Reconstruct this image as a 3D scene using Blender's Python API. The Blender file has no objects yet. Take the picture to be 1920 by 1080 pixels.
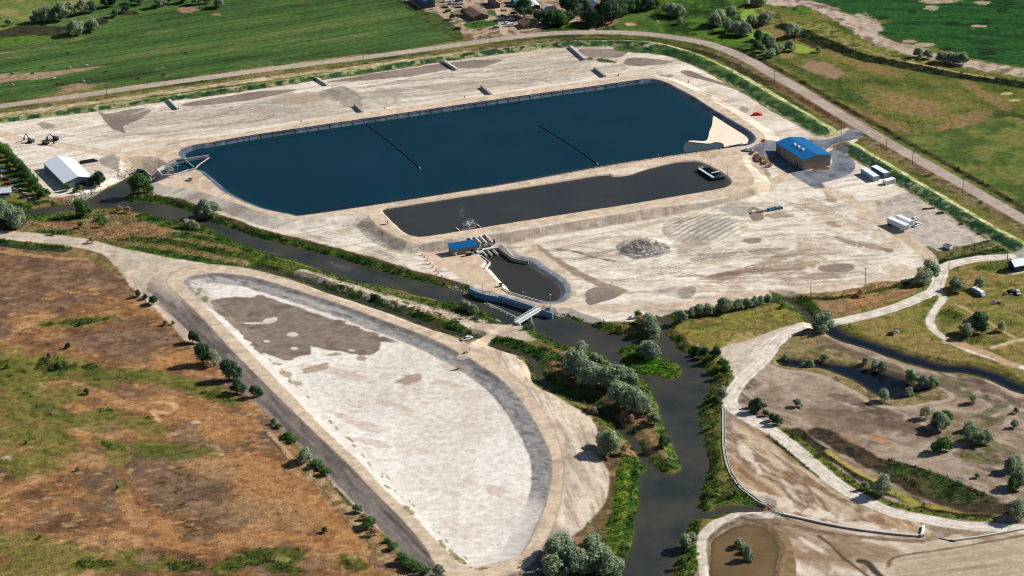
import bpy, math, random
import numpy as np
from mathutils import Matrix, Vector
rng = np.random.RandomState(7); random.seed(7)
# ---------------------------------------------------------------- camera, world, sun
F = 5000.0; PHI = math.radians(23.5); RHO = math.radians(-1.5)
CAM = np.array([0.0, -1239.0, 538.8])
sc = bpy.context.scene
cd = bpy.data.cameras.new("camera"); cam = bpy.data.objects.new("camera", cd); sc.collection.objects.link(cam)
cam.matrix_world = Matrix.Translation(Vector(CAM)) @ Matrix.Rotation(math.pi/2-PHI, 4, 'X') @ Matrix.Rotation(RHO, 4, 'Z')
cd.sensor_width = 36; cd.lens = F/1920*36; cd.clip_start = 5; cd.clip_end = 40000
sc.camera = cam
SUN_TO = Vector((9.3, 3.3, 6.6)).normalized()          # towards the sun
sun_el = math.asin(SUN_TO.z); sun_az = math.atan2(SUN_TO.x, SUN_TO.y)
w = bpy.data.worlds.new("World"); sc.world = w; w.use_nodes = True
nt = w.node_tree; sky = nt.nodes.new('ShaderNodeTexSky'); sky.sky_type = 'NISHITA'; sky.sun_disc = False
sky.sun_elevation = sun_el; sky.sun_rotation = sun_az; sky.altitude = 800; sky.air_density = 1.0; sky.dust_density = 0.6
bg = nt.nodes['Background']; bg.inputs['Strength'].default_value = 0.055
nt.links.new(sky.outputs[0], bg.inputs[0])
sl = bpy.data.lights.new("sun", 'SUN'); sl.energy = 4.9; sl.angle = math.radians(0.5); sl.color = (1, 0.955, 0.895)
so = bpy.data.objects.new("sun", sl); sc.collection.objects.link(so)
so.rotation_euler = SUN_TO.to_track_quat('Z', 'Y').to_euler()
sc.view_settings.view_transform = 'Standard'; sc.view_settings.look = 'None'
sc.view_settings.exposure = 0.5; sc.view_settings.gamma = 1
sc.cycles.filter_width = 1.1; sc.cycles.max_bounces = 4; sc.cycles.diffuse_bounces = 2; sc.cycles.glossy_bounces = 2; sc.cycles.transparent_max_bounces = 4

# ---------------------------------------------------------------- projection helper: photo position -> point on the site
def ray(px, py):
    x = px-960.0; y = 540.0-py; c, s = math.cos(RHO), math.sin(RHO)
    x, y = c*x-s*y, s*x+c*y
    return np.array([x, F*math.cos(PHI)+y*math.sin(PHI), -F*math.sin(PHI)+y*math.cos(PHI)])
def up(px, py, z=0.0):
    d = ray(px, py); t = (z-CAM[2])/d[2]
    return np.array([CAM[0]+d[0]*t, CAM[1]+d[1]*t])
def ups(pts, z=0.0): return np.array([up(p[0], p[1], z) for p in pts])
# ---------------------------------------------------------------- numpy noise
def _h(ix, iy, seed):
    n = (ix.astype(np.int64)*374761393 + iy.astype(np.int64)*668265263 + seed*1442695041) & 0x7fffffff
    n = ((n ^ (n >> 13))*1274126177) & 0x7fffffff
    return ((n ^ (n >> 16)) & 0xffff).astype(np.float32)/65535.0
def vn(x, y, seed):
    ix = np.floor(x); iy = np.floor(y); fx = (x-ix).astype(np.float32); fy = (y-iy).astype(np.float32)
    fx = fx*fx*(3-2*fx); fy = fy*fy*(3-2*fy)
    a = _h(ix, iy, seed); b = _h(ix+1, iy, seed); c = _h(ix, iy+1, seed); d = _h(ix+1, iy+1, seed)
    return (a+(b-a)*fx)+((c+(d-c)*fx)-(a+(b-a)*fx))*fy
def fbm(x, y, scale, octv=4, seed=1, rot=0.0, aniso=1.0):        # 0..1, mean .5 ; rot = direction of the long axis
    c, s = math.cos(rot), math.sin(rot)
    u = (x*c+y*s)/(scale*aniso); v = (-x*s+y*c)/scale
    t = 0; a = 1; tot = 0
    for i in range(octv):
        t = t+a*vn(u*2**i+17.3*i, v*2**i+5.1*i, seed+i*7); tot += a; a *= 0.55
    return t/tot
def ss(a, b, x):
    t = np.clip((x-a)/(b-a), 0, 1); return t*t*(3-2*t)
# ---------------------------------------------------------------- terrain grid
DX, DY = 0.5, 0.85
X0, X1, Y0, Y1 = -392.0, 392.0, -410.0, 520.0
xs = np.arange(X0, X1+DX, DX); ys = np.arange(Y0, Y1+DY, DY); NX, NY = len(xs), len(ys)
GX, GY = np.meshgrid(xs, ys)                                    # [row y, col x]
BIG = 60.0
def smooth_closed(P, n=4):
    P = np.asarray(P); m = len(P); out = []
    for i in range(m):
        p0, p1, p2, p3 = P[i-1], P[i], P[(i+1) % m], P[(i+2) % m]
        for k in range(n):
            t = k/n
            out.append(0.5*((2*p1)+(-p0+p2)*t+(2*p0-5*p1+4*p2-p3)*t*t+(-p0+3*p1-3*p2+p3)*t**3))
    return np.array(out)
def smooth_open(P, n=6):
    P = np.asarray(P); Q = np.vstack([2*P[0]-P[1], P, 2*P[-1]-P[-2]]); out = []
    for i in range(1, len(Q)-2):
        p0, p1, p2, p3 = Q[i-1], Q[i], Q[i+1], Q[i+2]
        for k in range(n):
            t = k/n
            out.append(0.5*((2*p1)+(-p0+p2)*t+(2*p0-5*p1+4*p2-p3)*t*t+(-p0+3*p1-3*p2+p3)*t**3))
    out.append(P[-1]); return np.array(out)
def segdist(P, closed, R=BIG):
    D = np.full((NY, NX), R, np.float32); m = len(P)
    for i in range(m if closed else m-1):
        a = P[i]; b = P[(i+1) % m]
        x0 = min(a[0], b[0])-R; x1 = max(a[0], b[0])+R; y0 = min(a[1], b[1])-R; y1 = max(a[1], b[1])+R
        i0 = max(0, int((x0-X0)/DX)); i1 = min(NX, int((x1-X0)/DX)+2); j0 = max(0, int((y0-Y0)/DY)); j1 = min(NY, int((y1-Y0)/DY)+2)
        if i0 >= i1 or j0 >= j1: continue
        gx = xs[i0:i1][None, :]-a[0]; gy = ys[j0:j1][:, None]-a[1]; d = b-a; L = d@d+1e-9
        t = np.clip((gx*d[0]+gy*d[1])/L, 0, 1)
        q = np.sqrt((gx-t*d[0])**2+(gy-t*d[1])**2)
        np.minimum(D[j0:j1, i0:i1], q, out=D[j0:j1, i0:i1])
    return D
def inside(P):
    I = np.zeros((NY, NX), bool); m = len(P)
    for i in range(m):
        a = P[i]; b = P[(i+1) % m]
        if a[1] == b[1]: continue
        lo, hi = (a, b) if a[1] < b[1] else (b, a)
        j0 = max(0, int(math.ceil((lo[1]-Y0)/DY))); j1 = min(NY-1, int(math.ceil((hi[1]-Y0)/DY))-1)
        if j0 > j1: continue
        xc = lo[0]+(ys[j0:j1+1]-lo[1])*(hi[0]-lo[0])/(hi[1]-lo[1])
        I[j0:j1+1] ^= xs[None, :] < xc[:, None]
    return I
def sdf(P, R=25.0):
    D = segdist(P, True, R); return np.where(inside(P), D, -D)
def band(P, hw, R=25.0):                                         # positive inside the ribbon
    return hw-segdist(P, False, R)
nE = fbm(GX, GY, 5.0, 4, 11)-0.5                                 # edge noise
nE2 = fbm(GX, GY, 14.0, 4, 23)-0.5

# ---------------------------------------------------------------- outlines (traced on the photo, each at its own level)
BERM = [(215,290),(262,280),(325,272),(345,262),(400,256),(480,244),(700,208),(960,173),(1120,150),(1205,142),(1240,145),(1275,157),(1320,180),(1370,208),(1412,235),(1432,252),(1436,268),(1424,284),(1395,292),(1395,305),(1412,330),(1412,345),(1395,358),(1360,369),(1200,391),(960,431),(792,453),(755,450),(717,432),(695,410),(678,402),(545,410),(480,394),(425,374),(362,356),(305,346),(284,336),(262,315),(240,303)]
RIM = [(337,289),(341,282),(352,276),(372,271),(400,267),(480,253),(720,218),(960,183),(1100,164),(1205,149),(1228,149),(1248,155),(1268,165),(1300,182),(1337,206),(1385,234),(1407,248),(1415,259),(1410,267),(1398,272),(1357,277),(1160,306),(960,342),(750,376),(575,402),(545,401),(480,386),(425,361),(397,338),(371,318),(355,320),(334,325),(318,328),(305,318),(312,309),(329,299),(343,297)]
POND2 = [(719,397.5),(724,393),(735,391),(840,374),(960,356),(1050,342),(1132,329),(1150,332),(1180,329),(1210,319),(1260,307),(1292,304),(1310,306),(1335,317),(1360,332),(1368,344),(1360,351),(1335,357),(1200,380),(1080,399),(960,418),(905,427),(805,443),(780,444),(760,437),(735,415)]
CREST_O = [(313,531),(318,518),(333,508),(362,497),(420,499),(480,507),(560,529),(640,552),(720,580),(800,612),(860,636),(905,662),(950,694),(985,727),(1013,763),(1040,808),(1055,860),(1055,905),(1048,950),(1034,992),(1012,1032),(990,1062),(940,1080),(880,1086),(830,1076),(795,1022),(750,970),(700,920),(655,872),(590,810),(569,790),(520,742),(459,681),(425,646),(375,591),(322,541)]
CREST_I = [(345,535),(346,524),(356,517),(400,511),(440,514),(480,520),(560,544),(640,570),(720,600),(800,630),(862,660),(905,686),(945,715),(975,748),(1000,785),(1020,820),(1035,862),(1034,908),(1024,945),(1008,985),(986,1030),(968,1045),(940,1054),(900,1061),(865,1060),(850,1045),(815,1013),(775,968),(720,918),(677,870),(612,810),(592,789),(540,735),(486,680),(450,642),(400,592)]
RIVER = [(-250,428),(-120,404),(0,391),(42,395),(87,389),(137,382),(160,375),(185,362),(215,347),(240,334),(252,323),(272,326),(281,342),(262,352),(246,362),(233,375),(250,379),(275,380),(325,386),(370,402),(390,415),(425,425),(480,444),(570,467),(630,482),(705,505),(755,520),(830,538),(868,548),(878,553),(918,563),(960,574),(994,584),(1016,588),(1040,594),(1057,593),(1080,602),(1110,612),(1135,622),(1180,635),(1202,641),(1230,641),(1237,632),(1232,615),(1227,602),(1240,597),(1255,596),(1262,602),(1252,617),(1247,627),(1265,640),(1270,652),(1292,665),(1312,672),(1317,690),(1340,707),(1332,720),(1330,737),(1317,750),(1312,765),(1310,790),(1320,815),(1325,847),(1330,872),(1322,902),(1315,927),(1311,950),(1330,960),(1350,951),(1390,948),(1427,950),(1422,960),(1365,961),(1335,972),(1300,976),(1287,1000),(1275,1030),(1265,1065),(1258,1100),(1240,1200),(1240,1340),(1130,1340),(1135,1200),(1150,1100),(1155,1080),(1175,1047),(1185,1015),(1190,985),(1197,947),(1197,910),(1200,892),(1213,882),(1202,868),(1199,856),(1215,857),(1235,880),(1260,889),(1277,880),(1270,857),(1265,840),(1255,822),(1247,802),(1235,765),(1222,735),(1205,712),(1180,702),(1152,687),(1135,670),(1110,660),(1080,652),(1055,647),(1027,635),(1010,625),(992,615),(970,608),(942,608),(932,598),(905,588),(870,576),(830,566),(780,553),(742,542),(705,537),(655,525),(605,507),(555,490),(505,477),(475,467),(425,445),(400,432),(370,420),(320,415),(287,403),(250,397),(215,392),(175,392),(140,396),(62,403),(25,406),(0,408),(-120,425),(-250,450)]
ISLAND = [(1161,660),(1172,650),(1200,647),(1220,655),(1235,670),(1260,677),(1277,690),(1275,705),(1257,712),(1230,706),(1200,702),(1180,695),(1170,680)]
SIDE = [(922,647),(945,654),(970,661),(988,668),(1004,684),(1010,702),(1022,722),(1050,735),(1080,748),(1120,766),(1150,788),(1170,812),(1190,832),(1202,855)]
DITCH = [(478,500),(520,512),(555,522),(585,532),(620,547),(730,583),(805,611),(855,626),(893,633)]
LDITCH = [(-40,452),(0,459),(50,466),(120,471)]
FORE = [(901,477),(906,470),(934,464),(954,487),(987,494),(1005,507),(1032,524),(1047,537),(1051,548),(1048,560),(1037,566),(1016,564),(985,555),(957,547),(950,538),(937,526),(920,506),(912,502),(920,494),(916,489)]
RPOND = [(1460,675),(1490,674),(1522,679),(1552,680),(1590,687),(1640,695),(1690,710),(1722,725),(1750,727),(1727,737),(1702,745),(1670,749),(1645,742),(1602,715),(1565,700),(1535,690),(1500,690),(1466,686)]
RCHAN = [(1556,618),(1580,632),(1627,647),(1677,665),(1715,677),(1765,690),(1815,694),(1865,707),(1902,725),(1960,745),(2060,790)]
STREAM = [(1440,562),(1472,557),(1502,575),(1522,597),(1535,612)]
MUDP = [(1338,1090),(1334,1035),(1336,1015),(1352,1001),(1375,990),(1400,984),(1432,990),(1452,1008),(1462,1030),(1455,1060),(1440,1095)]
ZR, ZP2, ZF, ZRV, ZL, ZPD, ZMU = 1.4, 2.2, -1.2, -2.2, -1.2, -0.9, -0.4
# ---------------------------------------------------------------- heights
H = ((fbm(GX, GY, 55.0, 4, 3)-0.5)*0.9).astype(np.float32)
ROADN = [(-80,210),(0,199),(100,186),(200,172),(300,157.5),(400,144),(480,133),(580,120),(680,108),(780,95),(880,81),(955,71),(1000,66),(1060,61.5),(1160,61),(1235,66.5),(1310,78),(1360,93),(1410,116),(1440,134),(1500,168),(1580,217),(1667,268),(1800,343),(1920,412),(2010,463)]
roadP = smooth_open(ups(ROADN, 0.3)); sdRoad = band(roadP, 4.2)
H = np.where(sdRoad > -6, H*(1-ss(-6, 0, sdRoad))+0.35*ss(-6, 0, sdRoad), H)
bermP = smooth_closed(ups(BERM, 3.0)); sdB = sdf(bermP)
H = np.maximum(H, np.clip(3+sdB/3.0, -5, 3))
ZC = 2.1
cO = smooth_closed(ups(CREST_O, ZC)); sdO = sdf(cO, 34.0)
cI = smooth_closed(ups(CREST_I, ZC)); sdI = sdf(cI, 34.0)
cOx = up(600, 760, 3.0); wside = np.clip(((GX-cOx[0])*0.80+(GY-cOx[1])*0.60)/25.0, 0, 1)   # west of the crest: steep
slope = 4.6+wside*6.0
H = np.maximum(H, np.where(sdO > 0, ZC, ZC+sdO/slope))
wI = np.clip(((GX-up(700,790,0)[0])*0.80+(GY-up(700,790,0)[1])*0.60)/22.0+.3, 0, 1)
H = np.where(sdI > 0, wI*np.maximum(ZC-sdI/4.3, 0.0)+(1-wI)*ZC*np.exp(-np.maximum(sdI,0)/6.5)+0.12*(fbm(GX, GY, 20, 3, 5)-.5)*ss(0,6,sdI), H)
rimP = smooth_closed(ups(RIM, 3.0)); sdR = sdf(rimP, 20.0)
H = np.where(sdR > 0, np.maximum(3-sdR/1.9, 0.4), H)
p2P = smooth_closed(ups(POND2, ZP2)); sdP2 = sdf(p2P)+nE*0.8
H = np.minimum(H, np.maximum(ZP2-sdP2/1.8, 1.2))
# grassed bank inside the country road
BANK = [(-60,232),(37,219),(100,211),(200,198),(300,184),(400,171),(480,160),(580,145),(680,131),(780,115),(855,104),(960,91),(1035,82),(1135,79),(1210,82),(1260,93),(1310,112),(1360,135),(1410,163),(1440,181),(1490,211),(1527,233),(1545,243)]
BANK2 = [(1585,270),(1610,284),(1665,317),(1727,354),(1790,392),(1852,429),(1902,456),(1960,490)]
bankP = smooth_open(ups(BANK, 1.2)); dBk = segdist(bankP, False, 25.0); bank2P = smooth_open(ups(BANK2, 1.2)); dBk2 = segdist(bank2P, False, 25.0)
bhw = 3.5+4.0*ss(-50, 120, GX)
H = np.maximum(H, 2.2*np.clip(1.15-np.minimum(dBk/bhw, dBk2/6.5), 0, 1))
def mound(px, py, rx, ry, h, rot=0.0, pw=1.0):
    c = up(px, py); dx = GX-c[0]; dy = GY-c[1]; cc, s = math.cos(rot), math.sin(rot)
    q = ((dx*cc+dy*s)/rx)**2+((-dx*s+dy*cc)/ry)**2
    return h*np.clip(1-q, 0, 1)**pw
H += mound(1208, 462, 15, 12, 3.0, 0.1)*(0.8+0.5*fbm(GX, GY, 2.2, 3, 41))
fur = 0.5+0.5*np.sin((GX*0.75-GY*0.66+1.5*fbm(GX, GY, 12, 2, 9))*2*math.pi/3.6)
mf = mound(1325, 428, 24, 22, 1.0, 0.5, 0.7); H += mf*(1.1+0.5*fur)
H += mound(1300, 540, 18, 14, 1.6)+mound(640, 175, 14, 12, 1.2)+mound(700, 190, 12, 14, 1.0)
def carve(P, zw, grade=0.42, wob=1.2, depth=1.4, sd=None, R=25.0):
    global H
    q = sd if sd is not None else sdf(P, R)
    q = q+nE*wob
    H = np.minimum(H, np.maximum(zw-q*grade, zw-depth)).astype(np.float32); return q
rv = sdf(smooth_closed(ups(RIVER, ZRV)), 25.0); isl = sdf(smooth_closed(ups(ISLAND, ZRV)), 25.0)
rv = np.minimum(rv, -isl)
rv = np.maximum(rv, band(smooth_open(ups(SIDE, ZRV)), 1.7)); rv = np.maximum(rv, band(smooth_open(ups(STREAM, -1.0)), 1.6))
sdRV = carve(None, ZRV, sd=rv); H = np.where(isl > -0.5, np.minimum(H, ZRV+0.05+0.35*np.clip(isl, -1, 2)), H)
sdD = carve(None, ZL, 0.5, sd=band(smooth_open(ups(DITCH, ZL)), 1.9))
sdD = np.maximum(sdD, carve(None, ZL, 0.5, sd=band(smooth_open(ups(LDITCH, ZL)), 1.8)))
sdF = carve(smooth_closed(ups(FORE, ZF), 2), ZF, 0.5, 0.2)
sdRP = carve(smooth_closed(ups(RPOND, ZPD)), ZPD, 0.4)
sdRP = np.maximum(sdRP, carve(None, ZPD, 0.35, sd=band(smooth_open(ups(RCHAN, ZPD)), 4.3)))
sdM = carve(smooth_closed(ups(MUDP, ZMU)), ZMU, 0.25)
def Hat(x, y):
    u = np.clip((x-X0)/DX, 0, NX-1.001); v = np.clip((y-Y0)/DY, 0, NY-1.001)
    i = np.int32(np.floor(u)); j = np.int32(np.floor(v)); fx = u-i; fy = v-j
    return (H[j, i]*(1-fx)+H[j, i+1]*fx)*(1-fy)+(H[j+1, i]*(1-fx)+H[j+1, i+1]*fx)*fy
def at(px, py):
    z = 0.0
    for _ in range(10):
        p = up(px, py, z); z = 0.5*z+0.5*float(Hat(p[0], p[1]))
    p = up(px, py, z); return Vector((p[0], p[1], float(Hat(p[0], p[1]))))
def ats(pts): return np.array([[*at(*p)][:2] for p in pts])
# ---------------------------------------------------------------- ground colours (albedo painted per surface kind)
KA = 0.86
def lin(c):
    c = np.asarray(c, np.float32)/255.0
    return np.where(c <= 0.04045, c/12.92, ((c+0.055)/1.055)**2.4)*KA
C = np.zeros((NY, NX, 3), np.float32); V = np.zeros((NY, NX), np.float32); Z = np.zeros((NY, NX), np.int16)
ZN = ['ground']
def zone(name, m):
    if name not in ZN: ZN.append(name)
    Z[m > 0.5] = ZN.index(name)
class Lz:                                                        # a colour field, evaluated only where it is painted
    def __init__(s, p, mul=()): s.p = p; s.mul = list(mul)
    def __mul__(s, a): return Lz(s.p, s.mul+[a])
    def ev(s, sl):
        cols, scale, seed, rot, an, octv, sharp = s.p; gx = GX[sl]; n = fbm(gx, GY[sl], scale, octv, seed, rot, an); k = len(cols)-1
        t = np.clip((n-0.5)/sharp+0.5, 0, 0.9999)*k; out = np.zeros(gx.shape+(3,), np.float32)
        for i, c in enumerate(cols): out += np.clip(1-np.abs(t-i), 0, 1)[..., None]*lin(c)
        for a in s.mul: out *= a[sl]
        return out
def mixc(cols, scale, seed, rot=0.0, an=1.0, octv=4, sharp=0.35): return Lz((cols, scale, seed, rot, an, octv, sharp))
def put(m, col, veg=None):
    global C, V
    r = np.nonzero(m.max(1) > 0)[0]
    if len(r) == 0: return
    c = np.nonzero(m[r[0]:r[-1]+1].max(0) > 0)[0]; sl = (slice(r[0], r[-1]+1), slice(c[0], c[-1]+1))
    m = np.clip(m[sl], 0, 1).astype(np.float32); cc = col.ev(sl) if isinstance(col, Lz) else lin(col)
    C[sl] = C[sl]*(1-m[..., None])+cc*m[..., None]
    if veg is not None: V[sl] = V[sl]*(1-m)+veg*m
def pm(pts, amp=3.0, soft=0.7, sm=3, R=14.0, flat=False):        # mask of a traced polygon with a ragged edge
    P = ups(pts) if flat else ats(pts)
    if sm: P = smooth_closed(P, sm)
    return ss(-soft, soft, sdf(P, R)+nE*amp)
def rm(pts, hw, amp=1.5, soft=0.6, sm=5, R=14.0):
    P = ats(pts)
    if sm: P = smooth_open(P, sm)
    return ss(-soft, soft, band(P, hw, R)+nE*amp)
_bs = [100]
def blob(px, py, rx, ry, col, al=1.0, ang=0.0, veg=None, rag=1.1, sc_=9.0):
    c = at(px, py); c = np.array(c[:2]); z = float(Hat(c[0], c[1])); t = math.radians(ang)
    a = up(px+rx*math.cos(t), py+rx*math.sin(t), z)-c; b = up(px-ry*math.sin(t), py+ry*math.cos(t), z)-c
    M = np.linalg.inv(np.array([a, b]).T); r = 1.6*(np.abs(a)+np.abs(b))
    i0 = max(0, int((c[0]-r[0]-X0)/DX)); i1 = min(NX, int((c[0]+r[0]-X0)/DX)+2); j0 = max(0, int((c[1]-r[1]-Y0)/DY)); j1 = min(NY, int((c[1]+r[1]-Y0)/DY)+2)
    if i0 >= i1 or j0 >= j1: return
    gx = GX[j0:j1, i0:i1]; gy = GY[j0:j1, i0:i1]; dx = gx-c[0]; dy = gy-c[1]; _bs[0] += 1
    q = np.sqrt((M[0, 0]*dx+M[0, 1]*dy)**2+(M[1, 0]*dx+M[1, 1]*dy)**2)
    q = q+(fbm(gx, gy, sc_, 4, _bs[0])-0.5)*rag+(fbm(gx, gy, 2.0, 2, _bs[0]+50)-0.5)*rag*0.5
    m = (ss(1.12, 0.82, q)*al).astype(np.float32)[..., None]
    cc = col.ev((slice(j0, j1), slice(i0, i1))) if isinstance(col, Lz) else lin(col)
    C[j0:j1, i0:i1] = C[j0:j1, i0:i1]*(1-m)+cc*m
    if veg is not None: V[j0:j1, i0:i1] = V[j0:j1, i0:i1]*(1-m[..., 0])+veg*m[..., 0]
def wdir(p, q):
    a = up(*p); b = up(*q); return math.atan2(b[1]-a[1], b[0]-a[0])

GREENS = mixc([(52,66,36),(78,92,44),(98,104,52),(120,108,66)], 16, 31)
LUSH = mixc([(38,64,28),(56,88,34),(86,112,44),(104,110,60)], 5, 33, sharp=0.5)
DRY = mixc([(100,74,54),(132,96,64),(162,120,78),(188,148,104)], 15, 35, octv=6, sharp=0.5)
BROWN = mixc([(92,74,60),(112,90,72),(136,108,84)], 10, 37, octv=6, sharp=0.5)
MEAD = mixc([(58,70,34),(88,98,44),(112,112,54),(138,116,74)], 22, 39, wdir((1500,300),(1900,420)), 2.0, sharp=0.45)
RGRASS = mixc([(94,98,48),(128,124,62),(146,128,78),(112,108,52)], 12, 40, sharp=0.5)
put(np.ones((NY, NX)), MEAD, 0.8)

# pasture with irrigation lines
pd = wdir((0,104), (480,32)); pasP = ats([(-500,-260),(640,-260),(700,-40),(752,2),(800,30),(845,58),(880,72),(780,88),(580,113),(400,136),(200,163),(0,190),(-200,222),(-500,240)])
pas = ss(-0.5, 0.5, sdf(pasP, 14)+nE)
v = (-GX*math.sin(pd)+GY*math.cos(pd)+1.2*(fbm(GX, GY, 60, 2, 51)-.5))
ph = np.mod(v/14.5, 1.0)
PAS = mixc([(58,80,42),(68,96,48),(80,108,54),(98,112,64)], 18, 53, pd, 4.0, sharp=0.55)
PAS = PAS*(1-0.62*np.clip(1-np.abs(ph-0.5)/0.075, 0, 1)*(0.5+fbm(GX, GY, 12, 2, 57)))[..., None]
PAS = PAS*(0.9+0.2*np.sign(np.mod(v/29.0, 1)-0.5)*0.35)[..., None]
put(pas, PAS, 0.6); zone('pasture', pas)
dryp = ss(0.64, 0.78, fbm(GX, GY, 11, 4, 59, pd, 5.0)+0.30*np.exp(-(((GX-up(70,145)[0])/40)**2+((GY-up(70,145)[1])/30)**2))-0.05)*pas*ss(up(330,140)[0], up(120,140)[0], GX)
put(dryp*0.85, mixc([(150,124,100),(170,142,118)], 6, 61), 0.4)
for b in [(100,90,14,3),(480,120,30,5),(300,128,18,4),(90,88,20,4),(25,108,22,4),(550,75,18,4),(620,76,14,3),(520,95,14,4),(675,66,16,4),(300,60,30,6)]: blob(b[0],b[1],b[2],b[3]*.6, (120,118,84), 0.35, -8)
put(pm([(-60,80),(60,66),(100,62),(150,70),(90,78),(-60,92)],1), (86,112,44), 0.9)
put(pm([(-60,55),(50,48),(120,50),(200,45),(200,30),(260,28),(240,20),(180,36),(120,66),(60,66),(-60,72)],3), mixc([(44,46,34),(70,64,48),(52,60,36)],4,63), 1)
put(pm([(-200,-120),(180,-60),(190,5),(120,25),(60,40),(-100,60)],3), mixc([(92,108,52),(110,120,62),(140,130,84)],14,64), 0.6)
blob(350,18,22,6,(160,128,104),0.8); blob(405,27,10,3,(160,128,104),0.8); blob(575,5,22,3,(90,84,70),0.7)
# farmyards
yard = pm([(735,-60),(1180,-60),(1170,10),(1130,30),(1060,45),(1045,60),(960,66),(885,74),(858,66),(835,45),(800,25),(750,-5)], 3)
put(yard, mixc([(110,94,74),(160,136,112),(184,162,138),(92,84,60),(150,126,100)], 8, 65, octv=5, sharp=0.5), 0.3)
put(pm([(752,0),(800,22),(835,45),(870,70),(850,72),(800,40),(745,4)],1), mixc([(40,54,28),(70,88,44)],4,66), 1)
put(pm([(770,20),(815,25),(850,45),(868,66),(845,66),(800,38)],2), mixc([(58,76,38),(84,98,52)],5,67), .8)
put(pm([(870,44),(925,38),(938,45),(900,52),(880,54)],1.5), mixc([(46,84,34),(64,100,44)],4,68), .8); blob(925,25,14,7,(48,84,34),.9,30)
put(rm([(900,-20),(918,5),(935,20),(942,45),(945,62)],2.6,1), (186,166,146), 0)
put(pm([(1020,60),(1035,45),(1130,46),(1185,20),(1260,20),(1330,40),(1360,60),(1240,70),(1100,56)],3), mixc([(40,56,26),(70,92,38),(86,104,46)],7,69), .9)
put(pm([(1150,34),(1195,28),(1225,27),(1245,42),(1265,55),(1250,64),(1180,58),(1155,52)],2), mixc([(62,88,36),(84,108,48)],6,70), .6)
blob(1183,46,10,3,(190,160,130),.9); blob(1140,44,22,6,(150,120,92),.85,-20); blob(1232,37,14,3,(170,140,110),.85,45)
put(rm([(1110,58),(1112,50),(1118,44)],2,1,sm=2), (178,156,136), 0)
# meadow north-east, crop field, dry wash
put(pm([(1180,-200),(1560,-200),(1540,10),(1440,8),(1400,30),(1420,120),(1380,95),(1300,62),(1240,50)],3), mixc([(40,62,26),(58,88,34),(84,116,42)],9,71), .9)
cd_ = wdir((1600,60), (1900,78))
crop = pm([(1500,-260),(1520,0),(1565,18),(1600,26),(1652,36),(1672,41),(1640,48),(1642,60),(1677,72),(1715,74),(1740,86),(1777,95),(1815,107),(1865,117),(1920,125),(2100,160),(2300,-260)], 3)
vv = -GX*math.sin(cd_)+GY*math.cos(cd_)
CR = mixc([(28,58,28),(36,76,34),(46,92,40),(38,82,36)], 6, 73, cd_, 4.0, sharp=0.6)*(0.8+0.3*(0.5+0.5*np.sin(vv*2*math.pi/4.4+2*fbm(GX, GY, 30, 2, 72))))[..., None]
put(crop, CR, 1.0); zone('crop_field', crop)
for b in [(1762,2,36,5),(1748,16,16,5),(1842,5,18,4),(1835,49,16,2.5),(1705,77,16,3),(1735,84,16,4)]: blob(*b, (176,158,132), .9)
for b in [(1880,20,12,4),(1785,44,18,5),(1840,44,20,3),(1712,22,10,4),(1650,34,16,4),(1775,92,14,4),(1850,100,18,4)]: blob(*b, (20,40,20), .8)
put(rm([(1420,2),(1470,5),(1512,7),(1547,18),(1580,34),(1610,52),(1640,74),(1677,92),(1740,105),(1815,120),(1920,137),(2000,150)],7,8,1.5), mixc([(150,128,112),(196,178,160),(120,104,86)],7,75,octv=5), .1)
blob(1630,48,28,14,(186,168,150),.9,30); blob(1700,88,50,7,(170,154,136),.8,12)
put(rm([(1410,20),(1480,50),(1530,50),(1580,78),(1660,100),(1760,125)],9,9,2), mixc([(72,84,40),(150,142,84),(120,122,58),(96,92,48)],6,77), .9)
put(rm([(1470,50),(1500,60),(1552,82),(1615,107),(1690,122),(1790,140),(1865,152),(1960,165)],6.0,3,1.5), mixc([(28,42,22),(42,54,26),(60,66,32)],4,79), 1)
put(rm([(1700,115),(1790,134),(1860,146)],1.2,2), (170,150,110), .4)
blob(1543,130,42,14,(146,120,94),.95,12,.2,.8,5); blob(1480,105,14,5,(150,130,96),.8); blob(1888,176,14,3,(190,176,120),.9); blob(1905,188,12,2,(190,176,120),.9)
for b in [(1570,170,40,12,20),(1600,185,30,9,25),(1520,140,30,8,20)]: blob(b[0],b[1],b[2],b[3],(62,84,40),.7,b[4])
for b in [(1620,220,60,12,24),(1680,235,50,10,20),(1850,180,50,10,30),(1800,230,60,14,-20),(1700,190,60,10,14),(1640,130,50,8,12),(1850,315,60,7,8),(1900,330,40,10,8)]: blob(b[0],b[1],b[2],b[3],(146,116,82),.6,b[4])
put(pm([(1660,262),(1700,255),(1800,240),(1925,225),(1925,390),(1800,335)],4,2), mixc([(72,90,42),(92,108,50),(118,116,62)],10,81), .7)
blob(1402,32,14,18,(122,156,62),.98,20,.3,.4); blob(1424,66,24,9,(116,150,56),.98,0,.3,.4); blob(1370,78,40,8,(86,116,40),.8); blob(1498,91,27,8,(134,156,66),.98,10,.3,.3)
blob(1435,40,10,8,(34,50,26),.8); blob(1515,78,30,6,(40,44,26),.9,20)

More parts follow.
